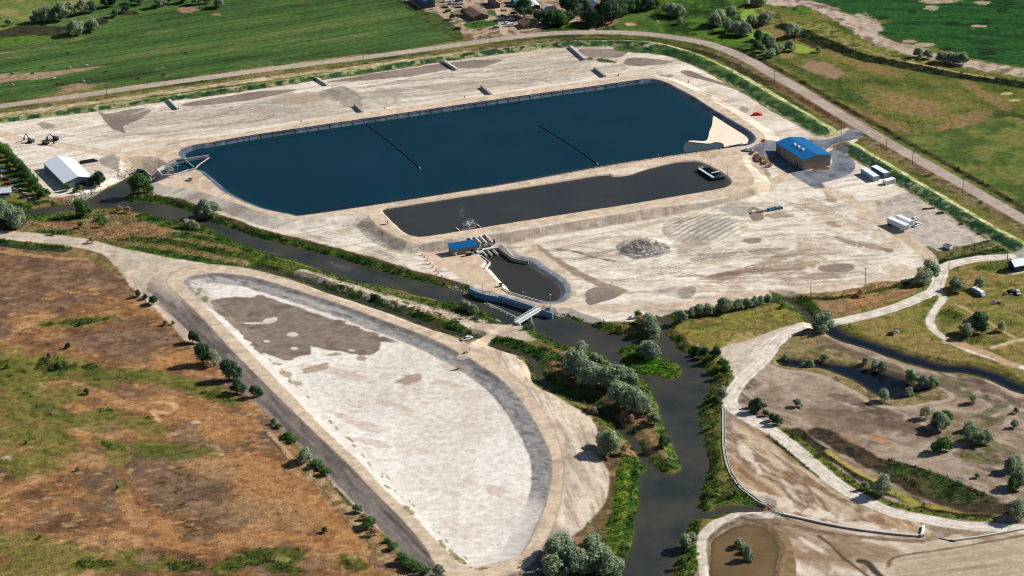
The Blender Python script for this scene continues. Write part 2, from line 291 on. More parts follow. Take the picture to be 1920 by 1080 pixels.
# verge of the country road, bank, construction site
vergeS = rm([(q[0], q[1]+14+(q[0] > 1230)*3) for q in ROADN], 4.5, 3.0, 0.8)
put(vergeS, mixc([(84,80,48),(116,98,70),(140,124,88),(62,66,36)], 5, 83, octv=5, sharp=0.5), .8)
put(rm([(q[0], q[1]+17) for q in ROADN[1:11]],3.2,5,1), mixc([(190,174,140),(160,146,104),(206,190,158)],5,82,octv=5,sharp=.5), .5)
put(rm([(1440,153),(1500,185),(1560,222),(1580,236)],2.4,2), mixc([(96,64,48),(120,92,66)],4,84), .6)
put(rm([(1060,75),(1160,74),(1240,82),(1310,96),(1360,115),(1440,158)],3.0,3), mixc([(48,50,28),(84,76,46)],4,85), .9)
put(rm([(1385,92),(1440,120),(1500,152),(1580,200),(1670,250),(1800,322),(1930,398)],2.2,1.6), mixc([(42,46,26),(84,80,46)],5,86), 1)
SITE = [(-140,262),(0,229),(100,219),(200,206),(300,192),(400,180),(480,168),(580,153),(680,140),(780,124),(855,113),(960,99),(1035,90),(1135,88),(1210,92),(1255,106),(1300,124),(1350,150),(1400,180),(1440,205),(1500,234),(1540,250),(1590,240),(1606,262),(1580,276),(1610,302),(1665,336),(1727,374),(1790,411),(1850,448),(1878,464),(1838,466),(1760,470),(1740,486),(1748,508),(1730,520),(1700,530),(1600,552),(1500,562),(1440,565),(1370,572),(1300,584),(1200,602),(1110,610),(1050,600),(1000,585),(878,548),(830,529),(755,511),(705,496),(630,472),(570,456),(480,434),(430,414),(390,404),(330,379),(290,368),(281,342),(262,318),(250,322),(236,334),(185,360),(130,376),(98,372),(75,350),(45,318),(14,272),(-40,262)]
siteM = pm(SITE, 3.0)
sd_ = wdir((250,240), (700,170))
SAND = mixc([(184,168,148),(212,198,179),(228,217,201),(200,182,160)], 18, 87, sd_, 3.0, octv=6, sharp=0.5)
put(siteM, SAND, 0.0)
st = fbm(GX, GY, 1.6, 3, 89, sd_, 14.0); put(siteM*ss(0.56, 0.72, st)*0.38, (134,120,106))
st2 = fbm(GX, GY, 2.4, 3, 90, wdir((1300,520),(1700,500)), 10.0)
lowsite = pm([(740,480),(900,450),(1100,450),(1400,370),(1470,350),(1740,480),(1730,520),(1440,562),(1100,605)],2)
put(lowsite*0.8, mixc([(208,195,177),(228,218,202),(192,174,152)], 14, 91, octv=5), 0)
put(lowsite*ss(0.56, 0.7, st2)*0.55, (150,130,112))
st3 = fbm(GX, GY, 3.0, 4, 92, wdir((420,180),(900,130)), 12.0)
northM = pm([(230,240),(330,198),(480,182),(700,160),(960,110),(1100,110),(1180,128),(1060,150),(800,190),(540,228),(330,258)],2)
put(northM*0.7, mixc([(166,154,138),(196,184,168),(214,204,188)], 9, 93, wdir((420,180),(900,130)), 5.0), 0)
put(northM*ss(0.5, 0.66, st3)*0.55, (146,138,126))
# puddles / grey mud on the site
MUDC = mixc([(128,114,104),(144,130,118)], 20, 95)
for P in ([(183,207),(196,213),(212,213),(232,207),(262,203),(283,206),(276,214),(258,226),(240,232),(232,238),(236,252),(225,246),(210,242),(200,232),(190,218)],
          [(340,198),(355,192),(420,181),(480,172),(500,170),(560,168),(480,186),(420,194),(368,199)],
          [(610,154),(700,138),(780,126),(850,116),(905,112),(942,112),(930,118),(900,127),(850,129),(800,138),(720,148),(640,153)],
          [(1085,92),(1130,91),(1180,93),(1172,102),(1160,108),(1120,108),(1092,104)],
          [(1195,108),(1240,112),(1260,118),(1200,124),(1170,120),(1176,110)],
          [(1275,133),(1295,133),(1325,145),(1370,160),(1395,175),(1370,165),(1330,153),(1290,143)],
          [(1402,392),(1415,388),(1430,400),(1430,412),(1412,414),(1405,405)],
          [(1180,474),(1215,472),(1245,474),(1235,481),(1200,484),(1178,481)],
          [(1392,450),(1412,446),(1428,448),(1424,454),(1405,456)],
          [(1535,500),(1560,495),(1590,494),(1602,500),(1590,509),(1550,511),(1536,507)],
          [(1100,545),(1125,538),(1160,540),(1170,548),(1150,560),(1128,566),(1105,572),(1098,560)],
          [(1655,466),(1672,466),(1675,472),(1660,473)]): put(pm(P,1.2,.5), MUDC, 0)
put(rm([(1003,462),(1020,475),(1045,490),(1075,508),(1120,530),(1165,545)],2.8,2.5), (150,132,114), 0)
put(rm([(1045,468),(1080,472),(1110,482),(1150,490)],1.0,3), (120,104,90), 0)
for b in [(85,235,18,5,5),(1175,145,24,3,6),(1180,210,10,2,10),(1250,143,14,4,0),(1330,180,9,5,20),(1395,205,10,6,20)]: blob(b[0],b[1],b[2],b[3],(140,126,112),.8,b[4])
for b in [(1130,142,10,6),(1330,545,14,10),(1060,138,16,6),(1350,400,14,6),(1208,462,0.1,0.1)]: pass
blob(1208,464,48,14,mixc([(96,94,94),(134,126,118),(164,152,140),(112,106,102)],2.2,97,octv=4),.95,0,None,.9,5)
blob(645,178,42,15,mixc([(120,110,98),(160,150,136)],2,98,wdir((620,170),(700,200)),8.0),.8,24); blob(560,185,50,10,(170,148,122),.6); blob(720,180,40,16,(150,140,126),.55,-10); blob(1055,137,16,4,(190,150,100),.6)
blob(730,440,50,14,mixc([(110,102,94),(150,138,126)],2.2,99,wdir((690,420),(760,460)),5.0),.75,24); blob(690,425,30,8,(130,120,108),.5,20)
blob(1380,395,24,9,(150,144,136),.7); blob(1330,428,48,20,mixc([(150,146,138),(180,174,164)],3,101),.6,-22)
put(mf*0.7*(1-fur), (120,116,110))
for b in [(1590,452,30,5,20),(1560,420,20,6,20),(1470,500,60,9,-6),(1400,505,60,7,-12),(1440,470,40,5,-5),(1630,460,26,6,15),(1520,520,50,6,-4),(1350,520,50,6,-10),(1340,480,50,4,-8),(1290,545,16,8,-10),(1560,370,16,9,40),(1600,375,22,5,32),(1655,385,16,7,30),(1280,415,16,3,-15),(1470,480,50,7,-12)]: blob(b[0],b[1],b[2],b[3],mixc([(136,112,88),(168,146,122),(112,96,84)],3,103,wdir((1300,520),(1700,500)),6.0),.7,b[4])
blob(1190,505,30,10,(160,150,136),.3)
for b in [(1418,398,18,8),(1455,404,30,5,-8)]: blob(b[0],b[1],b[2],b[3],(150,130,104),.8)
def track(pts, col, al, w_=0.38, off=1.0):
    P = smooth_open(ats(pts), 6); d = segdist(P, False, 4.0)
    put(ss(w_, w_*0.3, np.abs(d-off))*al, col)
tr_ = random.Random(5)
def tracks(x0, x1, y0, y1, ang, n, cols, ln=(40, 130), lim=None):
    for i in range(n):
        x = tr_.uniform(x0, x1); y = tr_.uniform(y0, y1); a = math.radians(ang+tr_.gauss(0, 9)); L_ = tr_.uniform(*ln); cv = tr_.uniform(-.5, .5); pts = []
        if lim and not lim(x, y): continue
        for k in range(5): pts.append((x, y)); x += L_/4*math.cos(a); y += L_/4*math.sin(a)*.6; a += cv/4
        track(pts, tr_.choice(cols), tr_.uniform(.35, .8), tr_.uniform(.3, .6), tr_.uniform(.5, 1.2))
DKT = [(132,116,102),(150,134,120),(226,220,210),(120,106,94)]
tracks(1020, 1420, 455, 540, -8, 44, DKT); tracks(1430, 1640, 370, 510, 24, 34, DKT, (30,100)); tracks(1320, 1600, 500, 535, -8, 14, DKT)
tracks(240, 620, 185, 235, -10, 44, DKT, (50,150), lambda x, y: y > 200-(x-240)*.03 and y < 262-(x-240)*.14); tracks(640, 1050, 120, 175, -9, 46, DKT, (50,150), lambda x, y: y > 152-(x-640)*.12 and y < 205-(x-640)*.13)
tracks(1180, 1400, 110, 210, 36, 16, DKT, (30,90), lambda x, y: y > 115+(x-1180)*.33 and y < 150+(x-1180)*.4); tracks(560, 790, 410, 500, 22, 60, DKT, (40,110), lambda x, y: y < 430+(x-560)*.3); tracks(1640, 1800, 380, 450, 26, 12, DKT, (30,70))
tracks(30, 240, 235, 262, 8, 12, DKT, (30,110)); tracks(120, 300, 300, 350, 10, 6, DKT, (30,80), lambda x, y: x > 190 and y < 320)
# container yard (east) & grassy fringe
put(pm([(1640,395),(1700,360),(1745,388),(1850,448),(1836,462),(1740,475),(1722,452),(1690,430)],2,1.5), mixc([(176,164,150),(196,184,170),(164,152,140)], 5, 105, octv=5), 0)
put(rm([(1735,470),(1760,478),(1800,470),(1850,458),(1880,462)],5,4,1), mixc([(84,92,48),(120,112,74),(60,74,36)],4,107), 1)
put(rm([(1750,492),(1800,484),(1870,470),(1910,458)],2.2,2), mixc([(42,64,34),(62,84,42)],4,108), 1)
# bank: dark green slope, pale yellow top
for BK, dd, wd in ((BANK, dBk, bhw), (BANK2, dBk2, 6.5)):
    m = ss(-0.6, 0.6, wd+0.5-dd+nE*3)
    put(m, mixc([(190,180,140),(160,160,100),(206,196,160)], 5, 109, octv=5), .5)
    off = np.array([(q[0]-(4 if q[0] > 1230 else 0), q[1]+3) for q in BK]); bp = smooth_open(ups([tuple(o) for o in off], 1.0))
    gm = ss(-0.5, 0.5, np.where(GX > 100, wd*0.62, wd*0.5)-segdist(bp, False, 20)+nE*3.2)*(0.35+0.65*ss(0.36, 0.50, fbm(GX, GY, 3.5, 3, 111)+0.10*ss(50, 150, GX)))
    put(gm, mixc([(38,68,48),(54,86,56),(72,100,60)], 5, 113, octv=5), .9)
    gm2 = ss(0.50, 0.62, fbm(GX, GY, 6, 3, 115))*m*(1-gm); put(gm2*.8, (104,124,56), .8)
put(pm([(1160,86),(1240,90),(1320,108),(1410,158),(1500,208),(1545,240),(1525,243),(1490,222),(1440,194),(1360,145),(1300,118),(1240,103),(1160,96)],2.0), mixc([(44,74,46),(62,94,50),(98,118,64)],6,117), .9)
blob(1134,114,18,4,(60,76,40),.95,8,.9); blob(1105,110,8,3,(60,76,40),.9); blob(1290,112,10,4,(60,70,40),.9,30)
# asphalt loop drive
ASP = mixc([(92,98,108),(114,118,126),(130,132,138)], 6, 119, octv=4)
for P, hw in (([(1600,246),(1588,256),(1560,264),(1520,270),(1500,268)],3.6), ([(1563,291),(1578,296),(1588,308),(1582,322),(1560,331),(1535,338)],4.6), ([(1575,283),(1560,292)],5)):
    m = ss(-0.4, 0.4, band(smooth_open(ats(P)), hw, 12)+nE*0.3); put(m, ASP, 0); zone('asphalt_drive', m)
m = pm([(1510,262),(1560,262),(1610,248),(1606,240),(1620,256),(1560,272),(1545,284),(1580,285),(1592,300),(1590,320),(1560,334),(1540,342),(1548,352),(1528,354),(1512,345),(1470,318),(1425,292),(1420,285),(1400,280),(1440,262),(1460,266),(1510,320),(1556,318),(1561,300)],0.4,0.4,1)
put(m, ASP, 0); zone('asphalt_drive', m)
asph = m.copy()
put(pm([(1440,262),(1395,285),(1425,292),(1455,296),(1458,272)],2,1), (176,168,158), 0)
blob(1425,316,24,9,mixc([(120,104,84),(170,150,124)],2,121),.8,40,.3)
blob(1540,317,18,5,(96,60,44),.95,-8,.1,.3); blob(1566,275,20,4,(150,128,104),.8)

# dirt roads on the berms
TAN = mixc([(198,177,153),(211,191,168),(187,166,142)], 8, 123, octv=5)
bm = ss(-0.4, 0.4, sdB+nE*0.8); put(bm, TAN, 0); zone('dirt_road', bm)
rr = fbm(GX, GY, 0.9, 2, 125, wdir((1100,430),(1108,470)), 10.0)
slope_m = pm([(700,418),(760,452),(800,455),(960,434),(1200,394),(1360,372),(1412,350),(1428,352),(1400,372),(1300,395),(1180,418),(1050,438),(985,452),(860,478),(790,468),(700,440)],1.5)
put(slope_m*.9, mixc([(150,132,116),(170,152,134),(184,168,150)], 7, 127, octv=5)*(0.66+0.6*rr)[..., None], 0); zone('embankment', slope_m)
def rut(pts, hw, off, al=0.35, col=(150,130,108)):
    P = smooth_open(ats(pts)); d = segdist(P, False, 10)
    put(ss(0.45, 0.1, np.abs(d-off))*al*(0.5+fbm(GX, GY, 9, 2, 129)), col)
# left approach roads on the site
for P, hw in (([(-60,240),(0,250),(40,262),(110,272),(190,285),(240,296),(280,322),(300,335)],3.6), ([(240,296),(215,288),(230,272),(262,268),(330,264)],3.2),
              ([(960,345),(1160,312),(1380,280),(1420,268),(1440,262)],0.1)):
    if hw > 1: m = rm(P, hw, 1.2, .6); put(m*.85, TAN, 0); zone('dirt_road', m)
for P, hw in (([(1420,352),(1500,320),(1530,345),(1590,375),(1650,418),(1700,450),(1738,478),(1740,500),(1700,515),(1600,530),(1500,545),(1440,553),(1300,570),(1200,578),(1100,578),(1040,568)],4.0),
              ([(1030,566),(1000,560),(975,552),(940,540),(915,528),(890,512),(865,495)],6.0), ([(992,452),(1000,470),(1040,500),(1058,520),(1068,545),(1060,568)],3.4)):
    m = rm(P, hw, 1.4, .7); put(m*.85, TAN, 0); zone('dirt_road', m)
rut([(1530,345),(1590,375),(1650,418),(1700,450),(1735,478),(1735,500),(1700,513),(1600,528),(1500,543),(1440,551),(1300,568),(1200,578),(1100,580)],0,1.6); rut([(-60,240),(0,250),(40,262),(110,272),(190,285),(240,296),(280,322)],0,3.4,.5,(130,110,92))
put(pm([(820,472),(850,478),(900,478),(915,500),(955,548),(930,545),(880,528),(830,500),(795,478)],2), mixc([(196,172,146),(208,186,160)],5,131), 0)
# country road
m = ss(-0.3, 0.3, sdRoad+nE*0.5); put(m, mixc([(164,148,134),(178,162,148)], 10, 133, wdir((0,199),(480,133)), 3.0), 0); zone('country_road', m)
# reservoir liner
lm = ss(-0.2, 0.2, sdR+0.9); put(lm, mixc([(78,88,104),(96,104,118),(68,78,94)], 9, 135), 0); zone('reservoir_liner', lm)
g = ss(0.1, 0.9, sdP2+2.6); put(g*ss(0.1,-.6,sdR)*0.8, (200,184,162)); put(ss(-0.9, 0.2, sdP2), (120,106,92), 0); zone('pond_bank', ss(-0.9, 0.2, sdP2))
put(pm([(1118,325),(1140,333),(1170,331),(1195,322),(1215,314),(1190,313),(1140,320)],1)*ss(0,-0.5,sdP2), (214,200,180))
# ---- left field (dry meadow)
LEFT = pm([(-300,462),(0,462),(60,470),(120,476),(192,477),(212,495),(237,525),(262,555),(287,575),(337,627),(352,640),(400,665),(440,700),(475,735),(500,770),(545,835),(600,890),(655,955),(705,1005),(760,1055),(790,1085),(820,1300),(-400,1300)],2.5,1)
put(LEFT, DRY, .8)
put(LEFT*ss(0.52,0.62,fbm(GX,GY,26,5,141))*.9, BROWN, .5)
spk = fbm(GX,GY,1.7,3,143,0.1,2.0); put(LEFT*ss(0.58,0.75,spk)*.3, (96,76,56)); put(LEFT*ss(0.60,0.75,fbm(GX,GY,2.2,3,144,0.1,2.0))*.5, (198,164,120))
BR2 = mixc([(98,76,60),(116,92,74),(138,112,90)],5,145,octv=5)
for b in [(120,500,120,28,8),(60,530,90,20,0),(200,530,60,20,15),(90,570,100,10,-8),(250,640,70,36,5),(180,640,60,16,0),(370,930,60,40,10),(330,900,40,30,0),(440,960,60,26,-12),(190,950,50,14,5),(230,730,50,10,10),(380,775,40,14,10),(440,740,30,10,0),(350,1010,60,14,-5)]: blob(b[0],b[1],b[2],b[3],BR2,.75,b[4],.5)
OR = mixc([(172,122,76),(186,138,88),(158,108,66)],6,147,octv=5)
for b in [(330,675,40,14,-20),(420,800,60,34,15),(360,770,50,16,10),(290,980,50,16,30),(240,950,16,40,-20),(160,820,24,8,20),(150,765,20,8,20),(330,1020,60,12,10),(480,900,50,60,0),(560,920,60,40,35),(620,970,60,20,45),(660,1040,26,40,0),(200,480,20,6,20),(210,500,30,8,40),(560,1010,80,10,8),(700,1010,20,40,-30)]: blob(b[0],b[1],b[2],b[3],OR,.7,b[4],.7)
GG = mixc([(48,66,26),(70,88,32),(88,98,42),(58,70,30)],6,149,octv=5,sharp=0.5)
YG = mixc([(96,100,44),(126,118,58),(78,86,36)],6,151,octv=5,sharp=0.5)
for b in [(130,604,70,9,-5),(180,600,40,8,-5),(100,685,60,22,0),(160,690,30,14,0),(60,690,50,30,10),(20,680,40,30,10),(40,730,50,40,30),(80,770,50,20,30),(120,740,40,20,0),(60,790,60,30,20),(30,820,60,26,0),(100,830,60,22,0),(60,870,70,16,5),(40,890,40,10,0),(140,790,60,14,10),(190,720,30,10,0),(250,700,60,10,0),(310,712,80,11,8),(380,730,60,14,12),(420,745,40,14,20),(190,780,46,14,0),(270,800,40,16,5),(300,840,46,14,10),(370,845,40,10,10),(240,790,50,7,-8),(190,830,24,10,30),(220,850,20,24,-30),(230,910,12,16,-20),(30,1020,60,26,0),(120,1040,80,20,0),(60,1070,90,14,0),(180,1060,70,16,0),(300,1060,60,12,0),(260,1045,60,12,5)]: blob(b[0],b[1],b[2],b[3],YG,.75,b[4],1,1.3)
for b in [(140,604,55,6,-5),(10,700,30,26,20),(36,722,26,12,35),(60,750,26,8,30),(260,708,60,6,3),(100,688,40,12,0),(170,690,14,8,0),(180,1058,34,8,0),(470,1048,46,18,-5),(520,1040,60,14,-5),(560,1060,60,14,0),(430,1060,40,16,-20),(350,1062,40,10,0),(660,1055,26,14,20),(200,835,16,5,30),(195,775,30,9,0),(400,742,40,7,15)]: blob(b[0],b[1],b[2],b[3],GG,.85,b[4],1,1.2)
blob(590,1057,34,12,(150,112,86),.9); blob(530,1050,16,6,(140,140,80),.8); blob(660,1046,12,6,(150,150,90),.8); blob(275,1045,20,9,(140,110,84),.8)
put(pm([(168,450),(192,455),(200,470),(215,500),(235,520),(215,520),(190,495),(150,485),(120,478),(60,474),(60,470),(130,474),(160,470)],3), mixc([(150,122,84),(104,100,62),(130,98,66)],4,153), .9)
put(rm([(-20,470),(40,476),(100,484),(160,486)],1.6,3), (172,138,96), .8)
put(rm([(497,812),(520,835),(540,858),(560,875),(600,915),(640,965),(680,1005),(710,1040)],.7,.6), (86,66,46), .6); put(rm([(505,812),(530,838),(548,862),(570,880)],1.2,1), (178,150,116), .4)
put(rm([(560,868),(600,905),(645,955),(690,1005),(720,1050)],3.2,4), mixc([(184,158,120),(156,126,88),(128,104,70)],3,155), .6)
for x, y in [(340,880),(335,890),(300,905),(330,920),(345,945),(320,960),(350,985),(365,1000),(345,1010)]: blob(x,y,14,6,mixc([(70,54,38),(150,116,78)],2,157),.8,10,.9,1.4,4)
put(rm([(225,880),(262,935),(300,965)],1.6,1), (136,98,66), .5)
put(rm([(300,753),(330,760),(315,775),(285,770),(300,790)],1.2,2,sm=3), (196,158,116), .5); blob(365,792,10,3,(200,184,150),.9); blob(12,858,9,3,(200,196,184),.9); blob(58,868,4,2,(200,196,184),.9)
blob(75,722,12,6,(170,160,110),.9,30); blob(98,770,18,5,(160,156,104),.9,20); blob(60,738,8,4,(150,150,100),.9)

for b in [(210,705,60,14,3),(300,712,90,13,6),(400,738,60,14,14),(20,700,50,30,20),(60,735,60,22,30),(110,775,50,14,20),(150,700,60,16,0),(200,780,60,9,-6),(255,845,50,18,20),(330,850,60,14,8),(60,810,80,22,8),(80,858,90,16,0)]: blob(b[0],b[1],b[2],b[3],GG if b[0] % 20 else YG,.6,b[4],.9,.9,12)
for b in [(480,960,60,30,20),(400,880,50,20,10),(250,965,30,14,30),(160,860,40,8,10),(540,960,40,20,30)]: blob(b[0],b[1],b[2],b[3],mixc([(150,118,84),(178,142,102),(128,100,74)],3,160,octv=5,sharp=.5),.6,b[4],.8,1.0,10)
# ---- vegetation strips along the river (west and north part)
VEG1 = [(-60,372),(20,378),(60,385),(90,376),(140,372),(150,380),(120,388),(30,400),(-60,402)]
STRIP = [(-120,412),(0,412),(40,405),(140,398),(175,394),(215,394),(250,399),(290,405),(320,418),(370,424),(400,436),(425,449),(475,470),(505,481),(555,495),(605,512),(655,530),(705,542),(742,547),(790,560),(850,575),(905,591),(930,604),(925,612),(900,604),(860,598),(850,612),(893,628),(900,640),(880,642),(830,626),(730,596),(640,562),(585,542),(540,532),(480,512),(400,492),(330,478),(270,470),(225,464),(215,450),(190,452),(150,440),(90,435),(0,432),(-120,432)]
stripM = pm(STRIP, 2.0)
put(stripM, mixc([(116,96,66),(142,118,82),(108,104,62),(150,126,98)],6,161,octv=5,sharp=.5), .9)
for P, hw, cc in (([(40,408),(100,407),(150,404)],5,LUSH),([(270,405),(320,421),(370,430),(410,440),(440,455)],4.0,LUSH),([(330,440),(400,450),(450,462),(500,484),(560,502),(620,520),(690,543),(760,560),(830,572),(900,594),(925,606)],2.6,LUSH),
                  ([(230,448),(300,452),(360,462),(420,474),(480,490),(540,510)],3.0,GG),([(240,466),(300,474),(360,484),(420,496),(480,506)],3.0,LUSH),([(490,490),(540,505),(600,520)],3.6,LUSH),([(480,506),(540,520),(600,536),(660,552),(740,578),(800,598),(860,612),(890,626)],2.2,LUSH),
                  ([(500,516),(560,534),(620,552),(700,582),(800,616),(870,636)],1.6,LUSH),([(70,435),(100,435),(135,437)],2.2,LUSH),([(185,405),(188,420),(190,432)],2.4,LUSH)):
    put(rm(P, hw+.7, 3.0, 1), cc, 1)
put(rm([(480,492),(540,508),(570,518)],1.6,1), (150,146,50), .9)
put(rm([(560,514),(600,524),(640,535),(700,552),(760,570),(840,590),(900,606)],4.2,5,1.2), mixc([(186,166,144),(206,190,170),(150,140,112)],3,163,octv=5), .2)
for i in range(70):
    u = random.random(); px = 600+300*u; blob(px, 532+(px-600)*0.262+random.uniform(-7,9), random.uniform(2,6), random.uniform(1.5,3), mixc([(40,62,24),(70,92,36)],3,165) if i==0 else (52,76,30), .9, 10, 1, .9, 4)
for b in [(215,440,30,8),(180,425,26,8),(270,430,60,10),(120,425,70,6),(240,400,14,4),(225,397,8,4)]: blob(b[0],b[1],b[2],b[3],mixc([(150,112,80),(176,136,98)],3,167),.7,5,.9)
put(pm([(-100,405),(40,412),(45,420),(20,432),(-100,436)],2), mixc([(50,60,36),(84,76,50)],3,168), 1)
put(rm([(40,383),(80,378),(125,374)],1.6,2), LUSH, 1)
put(rm([(-40,445),(20,455),(80,462),(120,466)],1.8,2), GG, 1)
put(pm([(90,372),(150,368),(160,374),(140,379),(100,380)],2), mixc([(150,120,92),(120,100,74)],3,169), .6)
# north bank green strip
NB = [(240,372),(285,375),(330,382),(372,396),(400,408),(430,419),(485,438),(560,456),(600,468),(640,478),(700,494),(760,512),(830,534),(868,546)]
put(rm(NB, 4.0, 2.5, .8), LUSH, 1); put(rm([(q[0], q[1]-8) for q in NB[2:]], 1.0, 2.5), mixc([(120,92,66),(88,76,52)],3,171), .8)
put(rm([(235,376),(262,372),(300,372)],2.5,2), GG, 1)
# basin surroundings and basin
BS = [(0,433),(80,438),(150,446),(190,455),(215,462),(240,468),(300,480),(400,497),(480,514),(540,532),(585,543),(640,563),(730,596),(830,627),(880,643),(900,640),(893,628),(860,606),(900,606),(942,609),(970,610),(992,616),(1012,630),(1000,640),(985,640),(950,632),(925,640),(930,655),(960,664),(980,675),(995,695),(997,712),(1022,732),(1060,752),(1090,770),(1115,785),(1120,822),(1125,857),(1142,885),(1140,930),(1120,960),(1100,982),(1085,1010),(1040,1030),(1010,1090),(900,1120),(812,1092),(760,1032),(705,990),(655,940),(600,880),(545,818),(500,770),(475,735),(440,700),(400,662),(350,640),(337,627),(287,575),(262,555),(237,525),(212,495),(192,477),(130,462),(0,447)]
put(pm(BS, 1.8), mixc([(188,170,148),(208,191,170),(172,154,134),(198,180,158)],10,173,wdir((1040,800),(1080,960)),3.0,octv=6,sharp=.5), .05)
m = rm([(-60,432),(0,440),(90,447),(150,455),(195,466),(240,478),(300,490),(345,497),(420,502),(480,512),(560,536),(640,560)],3.4,1,.6); put(m, mixc([(196,182,164),(180,166,148)],6,174), 0); zone('dirt_road', m)
eastM = ss(0,1,sdO*-1)*pm([(900,650),(960,668),(1000,712),(1060,755),(1115,790),(1140,900),(1110,990),(1060,1040),(1020,1040),(1060,930),(1060,850),(1010,760),(960,700)],2)
put(eastM*ss(.5,.66,fbm(GX,GY,1.1,3,175,wdir((1020,760),(1090,900)),16.0))*.6, (140,122,106))
put(eastM*ss(.52,.66,fbm(GX,GY,4,3,176,wdir((1020,760),(1090,900)),6.0))*.4, (222,210,196))
ring = ss(-.4,.4,sdO+nE*.6)*ss(.4,-.4,sdI)
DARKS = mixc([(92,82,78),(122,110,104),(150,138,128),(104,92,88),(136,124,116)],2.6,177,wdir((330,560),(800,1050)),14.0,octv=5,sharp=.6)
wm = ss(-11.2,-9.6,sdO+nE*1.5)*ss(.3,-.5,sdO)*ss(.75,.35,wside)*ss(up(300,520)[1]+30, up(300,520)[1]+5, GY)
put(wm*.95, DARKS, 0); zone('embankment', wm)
put(ss(-.2,1,sdI)*ss(10.5,8.7,sdI+nE*1.6), mixc([(120,118,116),(150,146,142),(184,178,170),(134,130,126)],1.8,179,wdir((700,600),(900,700)),3.0,octv=5,sharp=.5), 0)
zone('embankment', ss(-.2,1,sdI)*ss(10.5,8.7,sdI))
put(ss(1.5,3,sdI)*ss(10.5,8.7,sdI)*ss(up(860,650)[0],up(640,600)[0],GX)*ss(.40,.62,fbm(GX,GY,1.6,4,189,wdir((480,530),(760,600)),8.0))*.75, (200,192,180))
put(ss(.2,1.2,sdI)*ss(4.5,3,sdI+nE*2)*ss(up(1100,760)[1],up(1100,700)[1],GY)*.5, (84,80,78))
fl = np.maximum(ss(8.9,10.0,sdI+nE*2.0), 0)
put(fl, mixc([(222,214,203),(228,221,210),(214,205,192),(224,216,205)],34,181,octv=6,sharp=.7), 0); zone('basin_floor', fl)
put(fl*ss(.58,.74,fbm(GX,GY,10,6,182))*.3, (186,160,138)); put(fl*ss(.62,.74,fbm(GX,GY,1.6,3,183))*.22, (120,110,98)); put(fl*ss(.78,.82,fbm(GX,GY,1.0,2,187))*ss(.55,.66,fbm(GX,GY,25,2,188))*.5, (112,98,82))
wsI = wI
wfl = ss(2.6,3.4,sdI)*ss(11,9,sdI)*ss(.6,.3,wside); put(ss(.2,1,sdI)*ss(11,9,sdI)*ss(.9,.5,wsI)*.95, mixc([(212,203,191),(220,212,200)],9,184), 0)
FM = [(390,566),(415,560),(437,558),(480,555),(490,555),(540,570),(605,591),(660,609),(705,626),(742,641),(717,642),(714,655),(695,663),(675,668),(650,662),(630,657),(605,654),(585,650),(582,664),(560,668),(545,677),(525,674),(505,665),(480,655),(450,625),(415,592)]
put(pm(FM,4.5,.5,2), mixc([(124,110,98),(140,124,112),(116,102,92)],8,185,octv=5), 0)
for b in [(508,600,14,5,-12),(480,606,30,2.5,0),(550,627,12,4,0),(552,653,8,3,0),(660,657,7,2,10),(500,640,6,2,0)]: blob(b[0],b[1],b[2],b[3],(212,200,186),.95,b[4],0,.8,5)
for b in [(604,688,12,7,-20),(537,702,10,6,10),(556,718,12,5,10),(770,712,24,9,-8),(520,682,10,3,0),(677,672,10,5,0),(590,692,24,6,-10),(625,665,14,3,-5)]: blob(b[0],b[1],b[2],b[3],(156,136,114),.85,b[4],0,1.0,5)
for b in [(690,800,30,8),(640,780,24,6),(840,720,30,6),(640,700,60,8),(700,830,36,8),(740,760,30,6),(930,920,20,12),(850,690,30,8),(660,1053,1,1)]: blob(b[0],b[1],b[2],b[3],(176,150,130),.45,15)
put(ring, TAN, 0); zone('dirt_road', ring)
put(ss(-.9,-.2,sdO)*ss(.4,-.1,sdO)*.5, (140,118,98)); rr_ = fbm(GX,GY,.7,2,186,wdir((960,1),(1010,1)),10.); put(ring*ss(.52,.62,rr_)*.18, (160,136,112))
m = rm([(868,668),(890,648),(915,630),(945,614),(966,606)],3.0,.8); put(m, TAN, 0); zone('dirt_road', m)
for i in range(46):   # sparse weeds along the foot of the inner slope
    t = random.random(); px = 400+470*t; py = 575+480*t+random.uniform(-4,8)+8; px += 18
    blob(px, py, random.uniform(2,7), random.uniform(1,2.2), (96,96,50) if random.random() < .6 else (150,130,70), .8, 45, .8, .9, 4)
for b in [(372,548,4,10,30),(385,560,6,8,30),(725,912,8,3,20),(765,955,14,5,45),(830,1022,10,5,50),(850,1040,14,6,50),(865,1052,12,5,30),(905,1066,14,2,-5)]: blob(b[0],b[1],b[2],b[3],(120,112,58),.8,b[4],.8,1.3,4)

